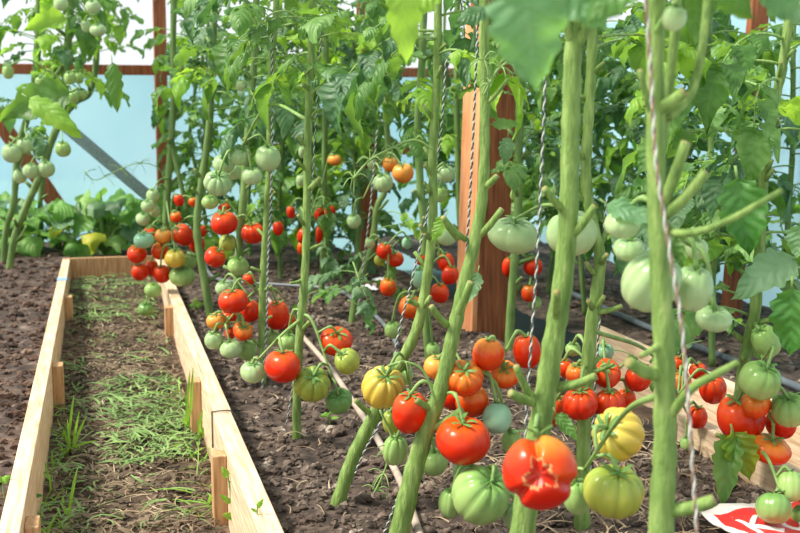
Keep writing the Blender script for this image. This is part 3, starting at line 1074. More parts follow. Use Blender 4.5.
big_leaflet(p14, P(737, 178, 1.85), P(752, 262, 1.83), 46 * mpp(1.85), M['leaf_dark'], 'dark green leaf hanging over the petiole', seed=11)
big_leaflet(p14, P(795, 258, 1.95), P(732, 290, 1.9), 42 * mpp(1.9), M['leaf_near'], 'curled greyish leaf', 0.25, seed=12)
big_leaflet(p14, P(792, 288, 1.8), P(790, 364, 1.8), 42 * mpp(1.8), M['leaf_dark'], 'dark green leaf hanging over the top green tomato', seed=13)
big_leaflet(p14, P(800, 225, 1.8), P(796, 262, 1.8), 26 * mpp(1.8), M['leaf_near'], seed=14)
big_leaflet(p14, P(731, 436, 1.98), P(721, 508, 1.90), 30 * mpp(1.95), LEAFM[0], 'curled green leaf drooping over the red bag', 0.25, seed=15, fold=0.9)
big_leaflet(p14, P(733, 432, 1.97), P(753, 484, 1.93), 34 * mpp(2), M['leaf_yellowing'], 'yellow spotted leaf', 0.2, seed=25, fold=0.3)
big_leaflet(p1, P(606, 204, 1.3), P(664, 218, 1.26), 24 * mpp(1.3), M['leaf_near'], 'small dusty leaf lying over the green tomato', seed=16)
big_leaflet(p2, P(556, 414, 1.38), P(579, 442, 1.36), 15 * mpp(1.4), LEAFM[0], 'small leaf on the fruit stalk', 0.15, seed=17)
big_leaflet(p3, P(446, 216, 1.83), P(430, 242, 1.82), 15 * mpp(1.83), LEAFM[2], seed=19)
big_leaflet(p3, P(478, 272, 1.86), P(466, 306, 1.85), 18 * mpp(1.85), LEAFM[1], seed=20)
big_leaflet(p3, P(492, 125, 1.8), P(522, 122, 1.8), 12 * mpp(1.8), LEAFM[0], seed=21)
big_leaflet(p3, P(508, 137, 1.8), P(503, 168, 1.8), 16 * mpp(1.8), LEAFM[1], seed=22)
big_leaflet(p11, P(70, 92, 4.0), P(-6, 118, 3.9), 40 * mpp(4), LEAFM[0], seed=23)
big_leaflet(p11, P(28, 98, 3.9), P(78, 124, 3.8), 22 * mpp(4), LEAFM[2], seed=24)
big_leaflet(p11, P(112, 62, 4.0), P(118, 112, 3.95), 17 * mpp(4), LEAFM[0], seed=26)
big_leaflet(p11, P(66, 18, 4.0), P(22, 28, 3.9), 22 * mpp(4), LEAFM[2], seed=27)
rs = random.Random(5)
for (x, y, D, mi, sc, dx, dz) in [(352, 262, 3.2, 1, .20, 0.3, -.4), (366, 280, 3.3, 0, .18, -1, -.3), (388, 212, 3.5, 2, .17, 1, 0.1), (410, 218, 3.5, 2, .15, 1, -.5), (398, 240, 3.5, 0, .15, -.5, -.5),
                                 (320, 290, 3.5, 0, .17, -1, -.2), (348, 300, 3.6, 1, .15, 1, -.4)]:
    add_leaf(p17, P(x, y, D), RIGHT * dx + UP * dz - HEAD * 0.4, sc, mi, rs)
for (x, y, D, mi, sc, dx, dz) in [(690, 300, 2.6, 0, .2, 1, -.5), (700, 340, 2.5, 1, .13, -1, -.2), (612, 350, 2.4, 0, .14, 1, .1)]:
    add_leaf(p14, P(x, y, D), RIGHT * dx + UP * dz - HEAD * 0.4, sc, mi, rs)

# ------------------------------------------------------------------ tomatoes
def fruit_mesh(rs, ribs, depth, lump, flat_top=0.22, nu=40, nv=20):
    mb_v, rib = [], []
    ph = rs.random() * 6.28
    l2, l3 = rs.random() * 6.28, rs.random() * 6.28
    fs = []
    offs = [rs.uniform(-0.25, 0.25) for _ in range(16)]
    for j in range(nv + 1):
        t = math.pi * j / nv
        for i in range(nu):
            a = 2 * math.pi * i / nu
            u = (a + ph + 0.12 * math.sin(2 * a + l2)) * ribs / 2.0 if ribs else 0
            g = (1 - abs(math.sin(u))) ** 2.2 if ribs else 0
            top = 0.45 + 0.55 * max(0.0, math.cos(t))
            rr = math.sin(t) ** 0.88 if 0 < j < nv else 0.0
            rr *= 1 - depth * g * top
            rr *= 1 + lump * (0.6 * math.sin(2 * a + l2) + 0.4 * math.sin(3 * a + l3))
            z = math.cos(t) * (1 - depth * 0.5 * g * top)
            z -= flat_top * math.exp(-(t / 0.42) ** 2)
            z += 0.05 * math.exp(-((math.pi - t) / 0.4) ** 2)
            z += lump * 0.35 * math.sin(a + l3) * math.sin(t) ** 2
            mb_v.append((rr * math.cos(a), rr * math.sin(a), z))
            rib.append(min(1.0, g * depth * 5 * top))
    for j in range(nv):
        for i in range(nu):
            i2 = (i + 1) % nu
            fs.append((j * nu + i, (j + 1) * nu + i, (j + 1) * nu + i2, j * nu + i2))
    return mb_v, fs, rib


def fruit_from(vs, fs, rib, mat):
    me = bpy.data.meshes.new('tomato')
    me.from_pydata(vs, [], fs)
    at = me.attributes.new('rib', 'FLOAT', 'POINT')
    at.data.foreach_set('value', rib)
    me.polygons.foreach_set('use_smooth', [True] * len(fs))
    me.materials.append(mat)
    me.update()
    return me


def calyx_mesh(seed):
    rs = random.Random(seed)
    mb = MB()
    n = rs.choice((5, 6, 6))
    for k in range(n):
        a = 6.283 * k / n + rs.uniform(-0.2, 0.2)
        d = Vector((math.cos(a), math.sin(a), 0))
        s = Vector((-math.sin(a), math.cos(a), 0))
        L = rs.uniform(0.42, 0.66)
        curl = rs.uniform(-0.1, 0.6)
        vs = []
        for i in range(7):
            t = i / 6
            w = 0.085 * math.sin(math.pi * (0.18 + 0.82 * (1 - t))) ** 0.9 + 0.006
            p = d * (0.04 + L * t) + UP * (0.05 + 0.12 * math.sin(t * 2.4) + curl * 0.32 * t * t) + s * 0.06 * math.sin(t * 3 + k)
            for q in (-1, 0, 1):
                vs.append(p + s * (w * q) + UP * (0.02 if q == 0 else 0))
        fs = []
        for i in range(6):
            for q in range(2):
                b = i * 3 + q
                fs.append((b, b + 3, b + 4, b + 1))
        mb.add(vs, fs)
    mb.tube([(0, 0, -0.02), (0, 0, 0.07), (0.01, 0, 0.20)], [0.10, 0.085, 0.07], 8)
    return mb.mesh('calyx', M['calyx'])


CALYX = [calyx_mesh(k) for k in range(6)]

TOM = []          # dicts with px, py, w, h, col, D, cluster


def cluster(key, plant_key, D, attach, rows, group, arch=18):
    """rows: (px, py, w, h, colour, order, tilt, label); order > 0 lies farther back"""
    for r in rows:
        px, py, w, h, c, o, tilt, lab = r
        TOM.append(dict(px=px, py=py, w=w, h=h, c=c, D0=D + o * 0.035, D=D + o * 0.035, key=key, tilt=tilt, label=lab, group=group))
    CL.append((key, plant_key, attach, arch))


CL = []
U = (0.0, 0.25)      # stem end up, a little towards the camera
T = (0.1, 0.8)       # shows its top
L_ = (-0.6, 0.5)
R_ = (0.6, 0.5)
B = (0.1, -0.4)      # tipped away

cluster('A', 'P10', 4.05, (166, 200), [
    (137, 254, 20, 18, 'R', 0, U, 'red tomato at the left edge of the far cluster over the path end'),
    (144, 240, 21, 16, 'Mt', -1, U, 'lumpy mint green tomato on top left of the far path cluster'),
    (140, 272, 17, 18, 'R', 0, U, 'lower red tomato at the left of the far path cluster'),
    (152, 268, 13, 18, 'R', 1.5, U, 'narrow dark red tomato squeezed in the middle of the far path cluster'),
    (162, 274, 17, 19, 'R', 0, U, 'red tomato at bottom centre of the far path cluster above the green pair'),
    (160, 251, 17, 18, 'O', 0.5, U, 'orange-red tomato in the middle of the far path cluster'),
    (163, 236, 17, 15, 'A', 0, U, 'orange tomato topping the far path cluster'),
    (183, 235, 21, 24, 'R', 0, L_, 'tall red tomato at upper right of the far path cluster'),
    (197, 244, 16, 20, 'R', 2, U, 'red tomato half hidden behind the leaning stem of the far cluster'),
    (175, 258, 23, 19, 'Y', -1.5, U, 'yellow lumpy tomato in front of the far path cluster'),
    (182, 276, 26, 20, 'G', -1, U, 'large green tomato at bottom right of the far path cluster'),
    (190, 261, 14, 18, 'G', 1.5, U, 'green tomato behind the yellow lumpy one at the far path cluster'),
    (150, 232, 12, 10, 'R', 2, U, 'small dark red tomato peeping out above the mint green one'),
    (201, 231, 11, 14, 'R', 3, U, 'small red tomato behind the leaning stem beside the tall red one'),
    (176, 217, 12, 12, 'O', 3, U, 'small orange tomato above and behind the far path cluster'),
    (179, 200, 10, 13, 'R', 4, U, 'small pinkish red tomato high behind the far path cluster'),
    (193, 202, 9, 10, 'O', 4, U, 'tiny dark orange tomato high behind the far path cluster'),
], 'tomatoes of the far path cluster', 12)
cluster('A2', 'P10', 4.2, (168, 178), [
    (153, 196, 13, 15, 'P', 0, U, 'topmost of the hanging string of pale green tomatoes over the path end'),
    (148, 206, 14, 13, 'P', -0.5, U, 'second pale green tomato down the hanging string over the path end'),
    (155, 211, 11, 13, 'P', 1, U, 'third pale green tomato down the hanging string, right hand side'),
    (143, 219, 15, 13, 'P', 0, U, 'lowest pale green tomato of the string, above the mint green one'),
], 'pale green string over the path end', 10)
cluster('A3', 'P10', 3.95, (166, 262), [
    (153, 290, 17, 15, 'G', 0, U, 'green tomato hanging below the far path cluster'),
    (146, 309, 17, 14, 'D', 0, U, 'lowest green tomato hanging over the path, whiskery calyx'),
], 'green pair hanging over the path', -4)
cluster('B', 'P8', 3.5, (241, 228), [
    (224, 223, 28, 24, 'R', -1, U, 'large glossy red tomato left of the stem below the pale green cluster'),
    (215, 257, 22, 20, 'R', -1, R_, 'red tomato with showy calyx left of the stem, above the bed board'),
    (227, 243, 17, 17, 'YG', 0.5, U, 'yellow green tomato between two red ones left of the stem'),
    (253, 233, 24, 22, 'R', 1.5, U, 'ribbed red tomato right of the stem below the pale green cluster'),
    (238, 266, 22, 18, 'G', 2, U, 'green tomato hidden behind the stem under the red ones'),
    (210, 202, 17, 14, 'G', 2, U, 'green tomato behind and below the pale green cluster'),
    (224, 208, 13, 10, 'R', 2.5, U, 'small pinkish tomato just above the large glossy red one'),
    (278, 228, 11, 16, 'R', 3, U, 'narrow red tomato behind the pale stem, beside the ribbed red one'),
], 'tomatoes of the middle path cluster', 10)
cluster('C', 'P6', 2.8, (306, 118), [
    (240, 155, 22, 20, 'P', -1, T, 'top ribbed pale green tomato at the middle of the pale cluster'),
    (268, 158, 25, 27, 'P', -1, U, 'big smooth pale green tomato at the right of the pale cluster'),
    (252, 176, 21, 18, 'P', -1.5, U, 'pale green tomato at lower right of the pale cluster'),
    (218, 183, 28, 24, 'P', -1.5, T, 'ribbed pale green tomato at lower left of the pale cluster'),
    (224, 164, 22, 20, 'P', 0.5, U, 'pale green tomato at upper left of the pale cluster'),
    (233, 172, 16, 16, 'P', 2, U, 'pale green tomato half hidden in the middle of the pale cluster'),
], 'pale green cluster', 34)
cluster('D', 'P7', 2.9, (264, 292), [
    (233, 301, 30, 25, 'R', -1.5, U, 'big glossy red tomato topping the cluster beside the path board'),
    (216, 321, 19, 17, 'A', 0, U, 'orange yellow tomato at the left of the path board cluster'),
    (228, 317, 18, 16, 'R', 1.5, U, 'dark red tomato under the big glossy one at the path board'),
    (243, 331, 21, 18, 'O', -1, T, 'orange-red tomato at the bottom of the path board cluster'),
    (250, 311, 22, 24, 'R', 0.8, U, 'red tomato just left of the pale stem in the path board cluster'),
    (277, 315, 25, 32, 'R', 1, U, 'large red tomato just right of the pale stem, by a white twine'),
    (287, 322, 17, 18, 'R', 2.2, U, 'partly hidden red tomato behind the large one right of pale stem'),
    (214, 340, 20, 19, 'P', -0.5, U, 'pale green tomato nearest the path board, left of its cluster'),
    (231, 349, 23, 19, 'P', -1, U, 'pale green tomato at the foot of the path board cluster'),
    (247, 350, 20, 22, 'G', 0.8, U, 'green tomato in shade at the foot of the path board cluster'),
    (224, 288, 18, 15, 'P', 1.5, U, 'pale green tomato above and behind the big glossy red one'),
    (249, 279, 13, 13, 'R', 0, U, 'small red tomato standing alone above the path board cluster'),
    (230, 333, 11, 13, 'R', 1.5, U, 'small dark red tomato between two pale green ones at path board'),
    (272, 338, 18, 16, 'G', 2, U, 'green tomato low behind the pale stem'),
], 'tomatoes of the path board cluster', 8)
cluster('E', 'P6', 2.36, (301, 318), [
    (283, 366, 38, 34, 'R', -1, U, 'large smooth red tomato between green and yellow ones at centre left'),
    (253, 372, 26, 22, 'P', 0, U, 'pale green tomato with spiky calyx left of the large smooth red'),
], 'left half of the centre left truss', 6)
cluster('E2', 'P6', 2.36, (302, 314), [
    (312, 384, 38, 36, 'YG', -1, T, 'ribbed yellow green tomato in front of the yellow-scarred stem'),
    (339, 401, 28, 25, 'D', 0, T, 'deep green tomato at the lower right of the centre left truss'),
    (336, 341, 34, 26, 'R', 1, T, 'flat red tomato behind at the upper right of the centre left truss'),
    (347, 361, 27, 26, 'YG', -0.5, L_, 'small yellow green tomato under the flat red one'),
    (288, 342, 20, 18, 'G', 3, U, 'pale green tomato behind the scarred stem above the large red'),
], 'right half of the centre left truss', 14)
cluster('F1', 'P17', 3.55, (386, 152), [
    (383, 183, 20, 19, 'P', -1, U, 'round pale green tomato below the orange pair left of the post'),
    (403, 173, 21, 20, 'A', 0, U, 'larger orange tomato of the pair left of the brown post'),
    (390, 164, 15, 16, 'A', 2, U, 'smaller orange tomato behind the pair left of the brown post'),
    (372, 163, 11, 13, 'P', 2, U, 'small pale green tomato at the left of the orange pair'),
    (354, 221, 15, 15, 'P', 0, U, 'pale green tomato hanging alone in front of the slim brown post'),
], 'fruits by the slim brown post', 8)
cluster('F2', 'P5', 3.2, (424, 160), [
    (446, 174, 18, 18, 'P', 1, U, 'pale green tomato beside the orange side board, upper one'),
    (440, 194, 15, 17, 'G', 2, U, 'green tomato beside the orange side board, lower one'),
], 'green pair by the side board', 6)
cluster('F3', 'P17', 3.45, (366, 258), [
    (384, 251, 15, 17, 'R', 0, U, 'smooth red tomato at the left of the small group mid distance'),
    (395, 259, 19, 15, 'R', 1, U, 'red tomato touching the smooth red one in mid distance'),
    (380, 260, 12, 12, 'YG', 2, U, 'small yellowish tomato under the smooth red one in mid distance'),
    (388, 287, 17, 20, 'O', 0, U, 'orange-red tomato alone under the mid distance red pair'),
    (407, 243, 11, 13, 'Mt', 1, U, 'small mint green tomato right of the mid distance red pair'),
    (370, 243, 10, 12, 'P', 1, U, 'tiny pale green tomato on the bent stem'),
], 'mid distance fruits on the bent stem', 4)
cluster('F4', 'P5', 2.95, (425, 258), [
    (411, 307, 25, 24, 'O', -1, T, 'red orange tomato with green calyx just left of the paired stems'),
    (419, 278, 16, 22, 'Mt', 0, U, 'mint green ribbed tomato just left of the paired stems'),
    (446, 262, 18, 20, 'R', 2, U, 'upper red tomato against the left foot of the brown post'),
    (450, 275, 17, 20, 'R', 1.2, U, 'middle red tomato against the left foot of the brown post'),
    (440, 293, 19, 22, 'R', 1, U, 'lower red tomato against the left foot of the brown post'),
    (421, 260, 11, 11, 'R', 2, U, 'small red tomato peeping between the paired stems'),
    (447, 235, 21, 22, 'P', 1, U, 'pale green tomato above the red ones left of the brown post'),
    (393, 330, 18, 18, 'G', 1, U, 'green tomato low left of the paired stems over bare soil'),
    (433, 350, 15, 16, 'G', 3, U, 'small green tomato behind the slanting stem above the orange one'),
], 'fruits at the left foot of the post', 6)
cluster('F5', 'P18', 4.2, (324, 190), [
    (303, 236, 12, 17, 'R', 0, U, 'red tomato seen behind the scarred stem, left side'),
    (319, 214, 10, 16, 'R', 1, U, 'ribbed red tomato high right of the scarred stem'),
    (330, 211, 12, 12, 'R', 0, U, 'red tomato at the right of the far back group'),
    (331, 219, 11, 13, 'P', -1, U, 'pale green tomato in front of the far back red ones'),
    (330, 226, 10, 12, 'R', 2, U, 'dark red tomato below the pale green one far back'),
    (320, 236, 9, 24, 'R', 1.5, U, 'tall dark red tomato low right of the scarred stem'),
    (291, 212, 9, 14, 'R', 1, U, 'small red tomato left of the scarred stem, far back'),
    (302, 180, 12, 13, 'P', 1, U, 'pale green tomato high left of the scarred stem, far back'),
    (302, 248, 10, 16, 'O', 1, U, 'orange tomato low left of the scarred stem, far back'),
    (335, 160, 14, 11, 'A', 0, U, 'flat orange tomato high among leaves, right of the scarred stem'),
    (303, 152, 9, 13, 'P', 1, U, 'small pale tomato beside the top of the scarred stem'),
], 'far back fruits near the scarred stem', 6)
cluster('G1', 'P15', 2.1, (592, 215), [
    (514, 235, 49, 34, 'P', 0, U, 'pale green double lobed tomato in front of the brown post edge'),
], 'pale fruits behind the thick stem', 14)
cluster('G2', 'P15', 1.95, (594, 205), [
    (572, 233, 52, 46, 'P', -2.5, U, 'large pale green tomato half hidden behind the thick stem'),
], 'pale fruits behind the thick stem', 10)
cluster('G3', 'P16', 3.35, (515, 240), [
    (533, 266, 20, 20, 'R', 1, U, 'red tomato right of the brown post beneath the double green one'),
    (529, 293, 16, 19, 'O', 0.5, U, 'orange tomato right of the brown post, under the red ones'),
    (509, 267, 14, 22, 'R', 2.5, U, 'red tomato touching the right edge of the brown post'),
    (535, 303, 14, 14, 'G', 1, U, 'green tomato low right of the brown post'),
    (515, 194, 10, 14, 'G', 2, U, 'small green tomato high on the right edge of the brown post'),
], 'fruits at the right foot of the post', 6)
cluster('H', 'P1', 1.34, (662, 205), [
    (622, 224, 36, 28, 'P', -1, U, 'pale green tomato under the small dusty leaf left of nearest stem'),
    (629, 249, 32, 24, 'P', 1, U, 'pale green tomato below the leaf covered one, left of nearest stem'),
    (651, 281, 60, 66, 'P', -0.5, R_, 'biggest ribbed pale green tomato behind the nearest stem'),
    (693, 288, 42, 48, 'P', 0, U, 'blurred pale green tomato right of the nearest stem'),
    (714, 319, 36, 24, 'P', 1.5, U, 'flattish pale green tomato low right of the nearest stem'),
    (697, 249, 22, 22, 'P', 3, U, 'small pale green tomato behind the long petiole at right'),
], 'pale green fruits at the nearest stem', 10)
cluster('H2', 'P1', 1.1, (676, 40), [
    (674, 18, 24, 26, 'P', -1, U, 'small blurred pale tomato high beside the nearest stem'),
], 'pale fruit high at the nearest stem', 4)
cluster('I', 'P14', 2.0, (754, 318), [
    (766, 341, 30, 36, 'G', 0.5, L_, 'green tomato partly covered by the dark leaf at the right edge'),
    (760, 380, 42, 40, 'G', -2, R_, 'round green tomato above the big red one at the right edge'),
    (790, 410, 38, 34, 'G', -1.5, U, 'green tomato at the right edge with spiky calyx below'),
    (741, 418, 50, 50, 'R', 0, U, 'big glossy red tomato at right, under the round green one'),
    (756, 404, 30, 30, 'O', -0.8, T, 'orange-red tomato wedged under the round green one, calyx showing'),
    (770, 449, 42, 26, 'O', -1, U, 'flat orange-red tomato lowest of the right edge cluster'),
    (781, 424, 32, 30, 'R', 1, U, 'deep red tomato in shade behind the right edge green one'),
], 'tomatoes of the right edge cluster', 12)
cluster('I2', 'P14', 1.84, (732, 440), [
    (791, 486, 28, 34, 'G', 0, B, 'green tomato with yellow shoulder at the right edge over the red bag'),
    (774, 508, 36, 33, 'D', -1, (0.2, -0.8), 'dark green tomato lying on the red bag'),
    (801, 516, 20, 26, 'D', 0, U, 'green tomato cut by the right picture edge beside the red bag'),
], 'green fruits over the red bag', 16)
cluster('J', 'P15', 2.3, (590, 330), [
    (713, 389, 28, 32, 'R', -1, U, 'red ribbed tomato right of the nearest stem before the pine board'),
    (697, 417, 22, 25, 'R', 0, U, 'small red tomato below the ribbed one right of nearest stem'),
    (680, 385, 24, 30, 'O', 0.5, U, 'orange-red tomato right against the nearest stem'),
    (698, 371, 18, 18, 'R', 1.5, U, 'red tomato behind, above the ribbed one right of nearest stem'),
    (687, 444, 15, 17, 'G', 0, U, 'small brownish green tomato under the red ones right of nearest stem'),
    (678, 364, 16, 18, 'R', 2, U, 'dim red tomato highest of the group right of nearest stem'),
], 'red fruits right of the nearest stem', 8)
cluster('K1', 'P15', 1.86, (588, 372), [
    (580, 403, 38, 34, 'R', -1, U, 'glossy red tomato in front, between thick stem and yellow ribbed one'),
    (609, 405, 32, 34, 'R', 0, U, 'red tomato right beside the glossy one above the yellow ribbed'),
    (578, 374, 26, 24, 'O', 0.5, U, 'orange-red tomato topping the group right of the thick stem'),
    (606, 373, 32, 24, 'R', 1.2, T, 'red tomato with leafy calyx at the pale stem foot'),
    (565, 368, 18, 20, 'R', 2, U, 'small red tomato right against the thick stem'),
    (555, 410, 26, 36, 'R', 2, U, 'dark red tomato in shade behind the thick stem'),
    (638, 378, 28, 28, 'R', 1.5, U, 'red tomato left against the nearest stem'),
    (626, 399, 20, 24, 'R', 2.5, U, 'red tomato in shade under the nearest stem stub'),
    (573, 349, 16, 15, 'G', 3, U, 'small green tomato above the red group right of the thick stem'),
    (605, 352, 18, 18, 'Mt', 3.5, U, 'small mint green tomato above the red group by the pale stem'),
], 'red fruits right of the thick stem', 6)
cluster('K2', 'P1', 1.52, (664, 400), [
    (618, 434, 56, 50, 'Y', 0, (-1.0, 1.3), 'yellow ribbed tomato with dark green calyx left of the nearest stem'),
    (614, 491, 62, 54, 'YG', -1.5, U, 'big yellowish green tomato under the yellow ribbed one'),
    (577, 496, 32, 40, 'G', 0.5, U, 'green tomato between the cracked red and the big yellowish green'),
], 'fruits below the nearest stem', 20)
cluster('L', 'P3', 1.82, (444, 400), [
    (410, 412, 38, 46, 'R', -0.5, U, 'smooth red tomato just left of the slanting stem'),
    (463, 440, 56, 48, 'R', -1.8, U, 'large red tomato with pale yellow shoulder right of slanting stem'),
    (464, 378, 40, 34, 'O', 0, T, 'ribbed orange-red tomato right of the slanting stem, upper'),
    (488, 354, 33, 35, 'O', 0.3, U, 'smooth orange-red tomato against the foot of the brown post'),
    (527, 351, 28, 38, 'R', 0.8, U, 'red tomato left against the thick stem, at post foot'),
    (472, 401, 34, 34, 'O', 0.8, U, 'yellow streaked orange tomato behind the large shouldered red one'),
    (437, 367, 28, 24, 'A', 2, U, 'orange tomato half hidden behind the slanting stem'),
    (497, 418, 30, 33, 'Mt', -0.2, B, 'mint green smooth tomato right of the large shouldered red one'),
    (504, 374, 32, 24, 'O', 1.2, T, 'flat orange tomato with dark calyx under the post foot pair'),
    (453, 396, 28, 30, 'R', 1.5, U, 'deep red tomato in shade behind the slanting stem'),
    (512, 442, 22, 30, 'G', 1.5, U, 'green tomato in shade between mint green and cracked red ones'),
], 'tomatoes of the slanting stem cluster', 8)
cluster('L2', 'P3', 1.80, (424, 432), [
    (481, 495, 60, 62, 'G', -1.5, R_, 'big ribbed green tomato at bottom centre'),
    (450, 503, 24, 34, 'G', 0, U, 'narrow green tomato left of the big ribbed green one'),
    (464, 472, 24, 24, 'P', 1, U, 'pale green tomato above the big ribbed green one'),
    (515, 516, 26, 32, 'P', -1.5, U, 'blurred pale green tomato under the cracked red one'),
], 'green fruits at bottom centre', 14)
cluster('L3', 'P4', 2.0, (408, 345), [
    (383, 387, 44, 46, 'Y', -2, (0.1, 0.7), 'yellow ribbed tomato left of the slanting stem, calyx facing us'),
    (395, 450, 26, 34, 'G', -1, U, 'green tomato with long curled sepals below the yellow ribbed one'),
    (434, 462, 30, 28, 'G', 0.5, U, 'green tomato in shade behind the slanting stem near its foot'),
    (393, 422, 22, 30, 'YG', 1, U, 'yellow green tomato peeping out below the yellow ribbed one'),
    (404, 376, 18, 20, 'G', 2, U, 'small green tomato behind the yellow ribbed one'),
], 'fruits left of the slanting stem', 16)
cluster('M1', 'P13', 4.5, (24, 125), [
    (12, 153, 20, 20, 'P', -1, U, 'largest pale green tomato at the left picture edge'),
    (25, 146, 16, 16, 'P', 0, U, 'pale green tomato upper right of the largest left edge one'),
    (46, 169, 17, 17, 'P', -1, U, 'right tomato of the pale green row of three at left'),
    (31, 171, 16, 16, 'P', -1.5, U, 'middle tomato of the pale green row of three at left'),
    (20, 176, 14, 15, 'P', 0, U, 'left tomato of the pale green row of three at left'),
], 'pale green fruits at the left edge', 6)
cluster('M2', 'P11', 4.5, (64, 118), [
    (63, 149, 16, 16, 'G', 0, U, 'single green tomato hanging right of the slanting left stem'),
], 'single fruit left', 6)
cluster('M3', 'P12', 4.6, (84, 94), [
    (41, 82, 12, 12, 'G', 1, U, 'small green tomato beside the cut side shoots at left'),
    (70, 78, 12, 13, 'G', 0, U, 'upper left of the four small green tomatoes before the rail'),
    (79, 78, 9, 12, 'G', 1.5, U, 'upper right of the four small green tomatoes before the rail'),
    (73, 97, 12, 13, 'G', -0.5, U, 'lower left of the four small green tomatoes before the rail'),
    (82, 94, 11, 11, 'G', 0.5, U, 'lower right of the four small green tomatoes before the rail'),
    (8, 72, 11, 14, 'G', 0, U, 'small green tomato at the left edge level with the rail'),
], 'small green fruits at left', 4)
cluster('M4', 'P12', 4.5, (97, 20), [
    (61, 4, 14, 14, 'P', 0, U, 'left one of three pale green tomatoes at upper left top edge'),
    (93, 7, 15, 14, 'P', 0, U, 'right one of three pale green tomatoes at upper left top edge'),
    (98, 30, 16, 12, 'P', 0, U, 'lowest of three pale green tomatoes at upper left top edge'),
    (86, 26, 10, 13, 'P', 1.5, U, 'half hidden pale green tomato left of the lowest upper left one'),
], 'pale green fruits at the top left', 4)
cluster('N', 'P8', 3.6, (254, 70), [
    (241, 85, 13, 12, 'P', 0, U, 'single small pale green tomato high above the pale cluster'),
], 'single high fruit', 4)
# the cracked tomato of the thick stem
cluster('K0', 'P2', 1.22, (533, 432), [
    (540, 472, 78, 80, 'CR', 0, (-0.12, -0.22), 'cracked red tomato with a star shaped split, nearest at bottom'),
], 'cracked tomato', 16)

for q in TOM:
    q['r'] = 0.5 * q['w'] * mpp(q['D'])
# settle in depth so that no two share space
for it in range(200):
    moved = False
    for i in range(len(TOM)):
        a = TOM[i]
        for j in range(i + 1, len(TOM)):
            b = TOM[j]
            if abs(a['D'] - b['D']) > 0.25:
                continue
            dpx = math.hypot((a['px'] - b['px']), (a['py'] - b['py']))
            Dm = 0.5 * (a['D'] + b['D'])
            d2 = dpx * mpp(Dm)
            ra = 0.25 * (a['w'] + a['h']) * mpp(a['D'])
            rb = 0.25 * (b['w'] + b['h']) * mpp(b['D'])
            R = (ra + rb) * 0.97
            if d2 < R:
                need = math.sqrt(R * R - d2 * d2)
                gap = b['D'] - a['D']
                if abs(gap) < need - 1e-4:
                    s = 1 if (gap if abs(gap) > 1e-6 else b['D0'] - a['D0'] + 1e-9) >= 0 else -1
                    push = (need - abs(gap)) * 0.5
                    a['D'] -= s * push * 0.6
                    b['D'] += s * push * 0.6
                    moved = True
    if not moved:
        break

RIBBED = {'YG': (8, 0.16), 'Y': (10, 0.18), 'P': (9, 0.09), 'G': (8, 0.10), 'D': (8, 0.12), 'O': (9, 0.09), 'R': (7, 0.05), 'A': (6, 0.04), 'Mt': (6, 0.03)}


def cracked_mesh(mat):
    """three fat lobes meeting at a star split that shows the flesh, facing the camera side (local -Y)"""
    nu, nv = 72, 44
    vs, rib, fs, mi = [], [], [], []
    c = Vector((0.02, -1.0, 0.02)).normalized()
    ex = Vector((1, 0, 0))
    ez = Vector((0, 0, 1))
    lob = [(math.radians(100 + 60), 1.02), (math.radians(30), 1.0), (math.radians(-80), 0.96)]
    cuts = [math.radians(95), math.radians(-25), math.radians(-140)]
    star = []
    for j in range(nv + 1):
        t = math.pi * j / nv
        for i in range(nu):
            a = 2 * math.pi * i / nu
            # poles on the Y axis: pole j=0 is the split facing the camera
            d = Vector((math.sin(t) * math.cos(a), -math.cos(t), math.sin(t) * math.sin(a)))
            w = 0.0
            for cu in cuts:
                da = abs((a - cu + math.pi) % (2 * math.pi) - math.pi)
                w = max(w, math.exp(-(da / 0.19) ** 2))
            depth = (0.40 if a < 2.2 and a > 1.0 else 0.26) * w * min(1, math.sin(t) * 1.5) * math.exp(-((t - 0.9) / 0.95) ** 2)
            r = 1 - depth - 0.10 * math.exp(-(t / 0.34) ** 2)
            # the split: five pointed
            sr = 0.30 + 0.26 * abs(math.cos(1.5 * (a - cuts[0]))) ** 5 + 0.12 * abs(math.cos(2.5 * (a + 0.6))) ** 6
            inside = t < sr
            if inside:
                r -= 0.20 * (1 - (t / sr) ** 3)
            p = d * r
            p.z *= 0.98
            vs.append(p)
            star.append((t, sr))
            rib.append(0.25 * w * math.sin(t))
    for j in range(nv):
        for i in range(nu):
            i2 = (i + 1) % nu
            q = (j * nu + i, j * nu + i2, (j + 1) * nu + i2, (j + 1) * nu + i)
            fs.append(q)
            tt = (j + 0.5) * math.pi / nv
            sr = 0.5 * (star[j * nu + i][1] + star[j * nu + i2][1])
            aa = 2 * math.pi * (i + 0.5) / nu
            right = (aa < cuts[0] or aa > 2 * math.pi + cuts[1])
            mi.append(1 if tt < sr - 0.05 else (2 if tt < sr + 0.015 else (3 if right else 0)))
    me = fruit_from(vs, fs, rib, mat)
    me.materials.append(M['flesh'])
    me.materials.append(M['scar'])
    me.materials.append(FM['O'])
    me.polygons.foreach_set('material_index', mi)
    return me


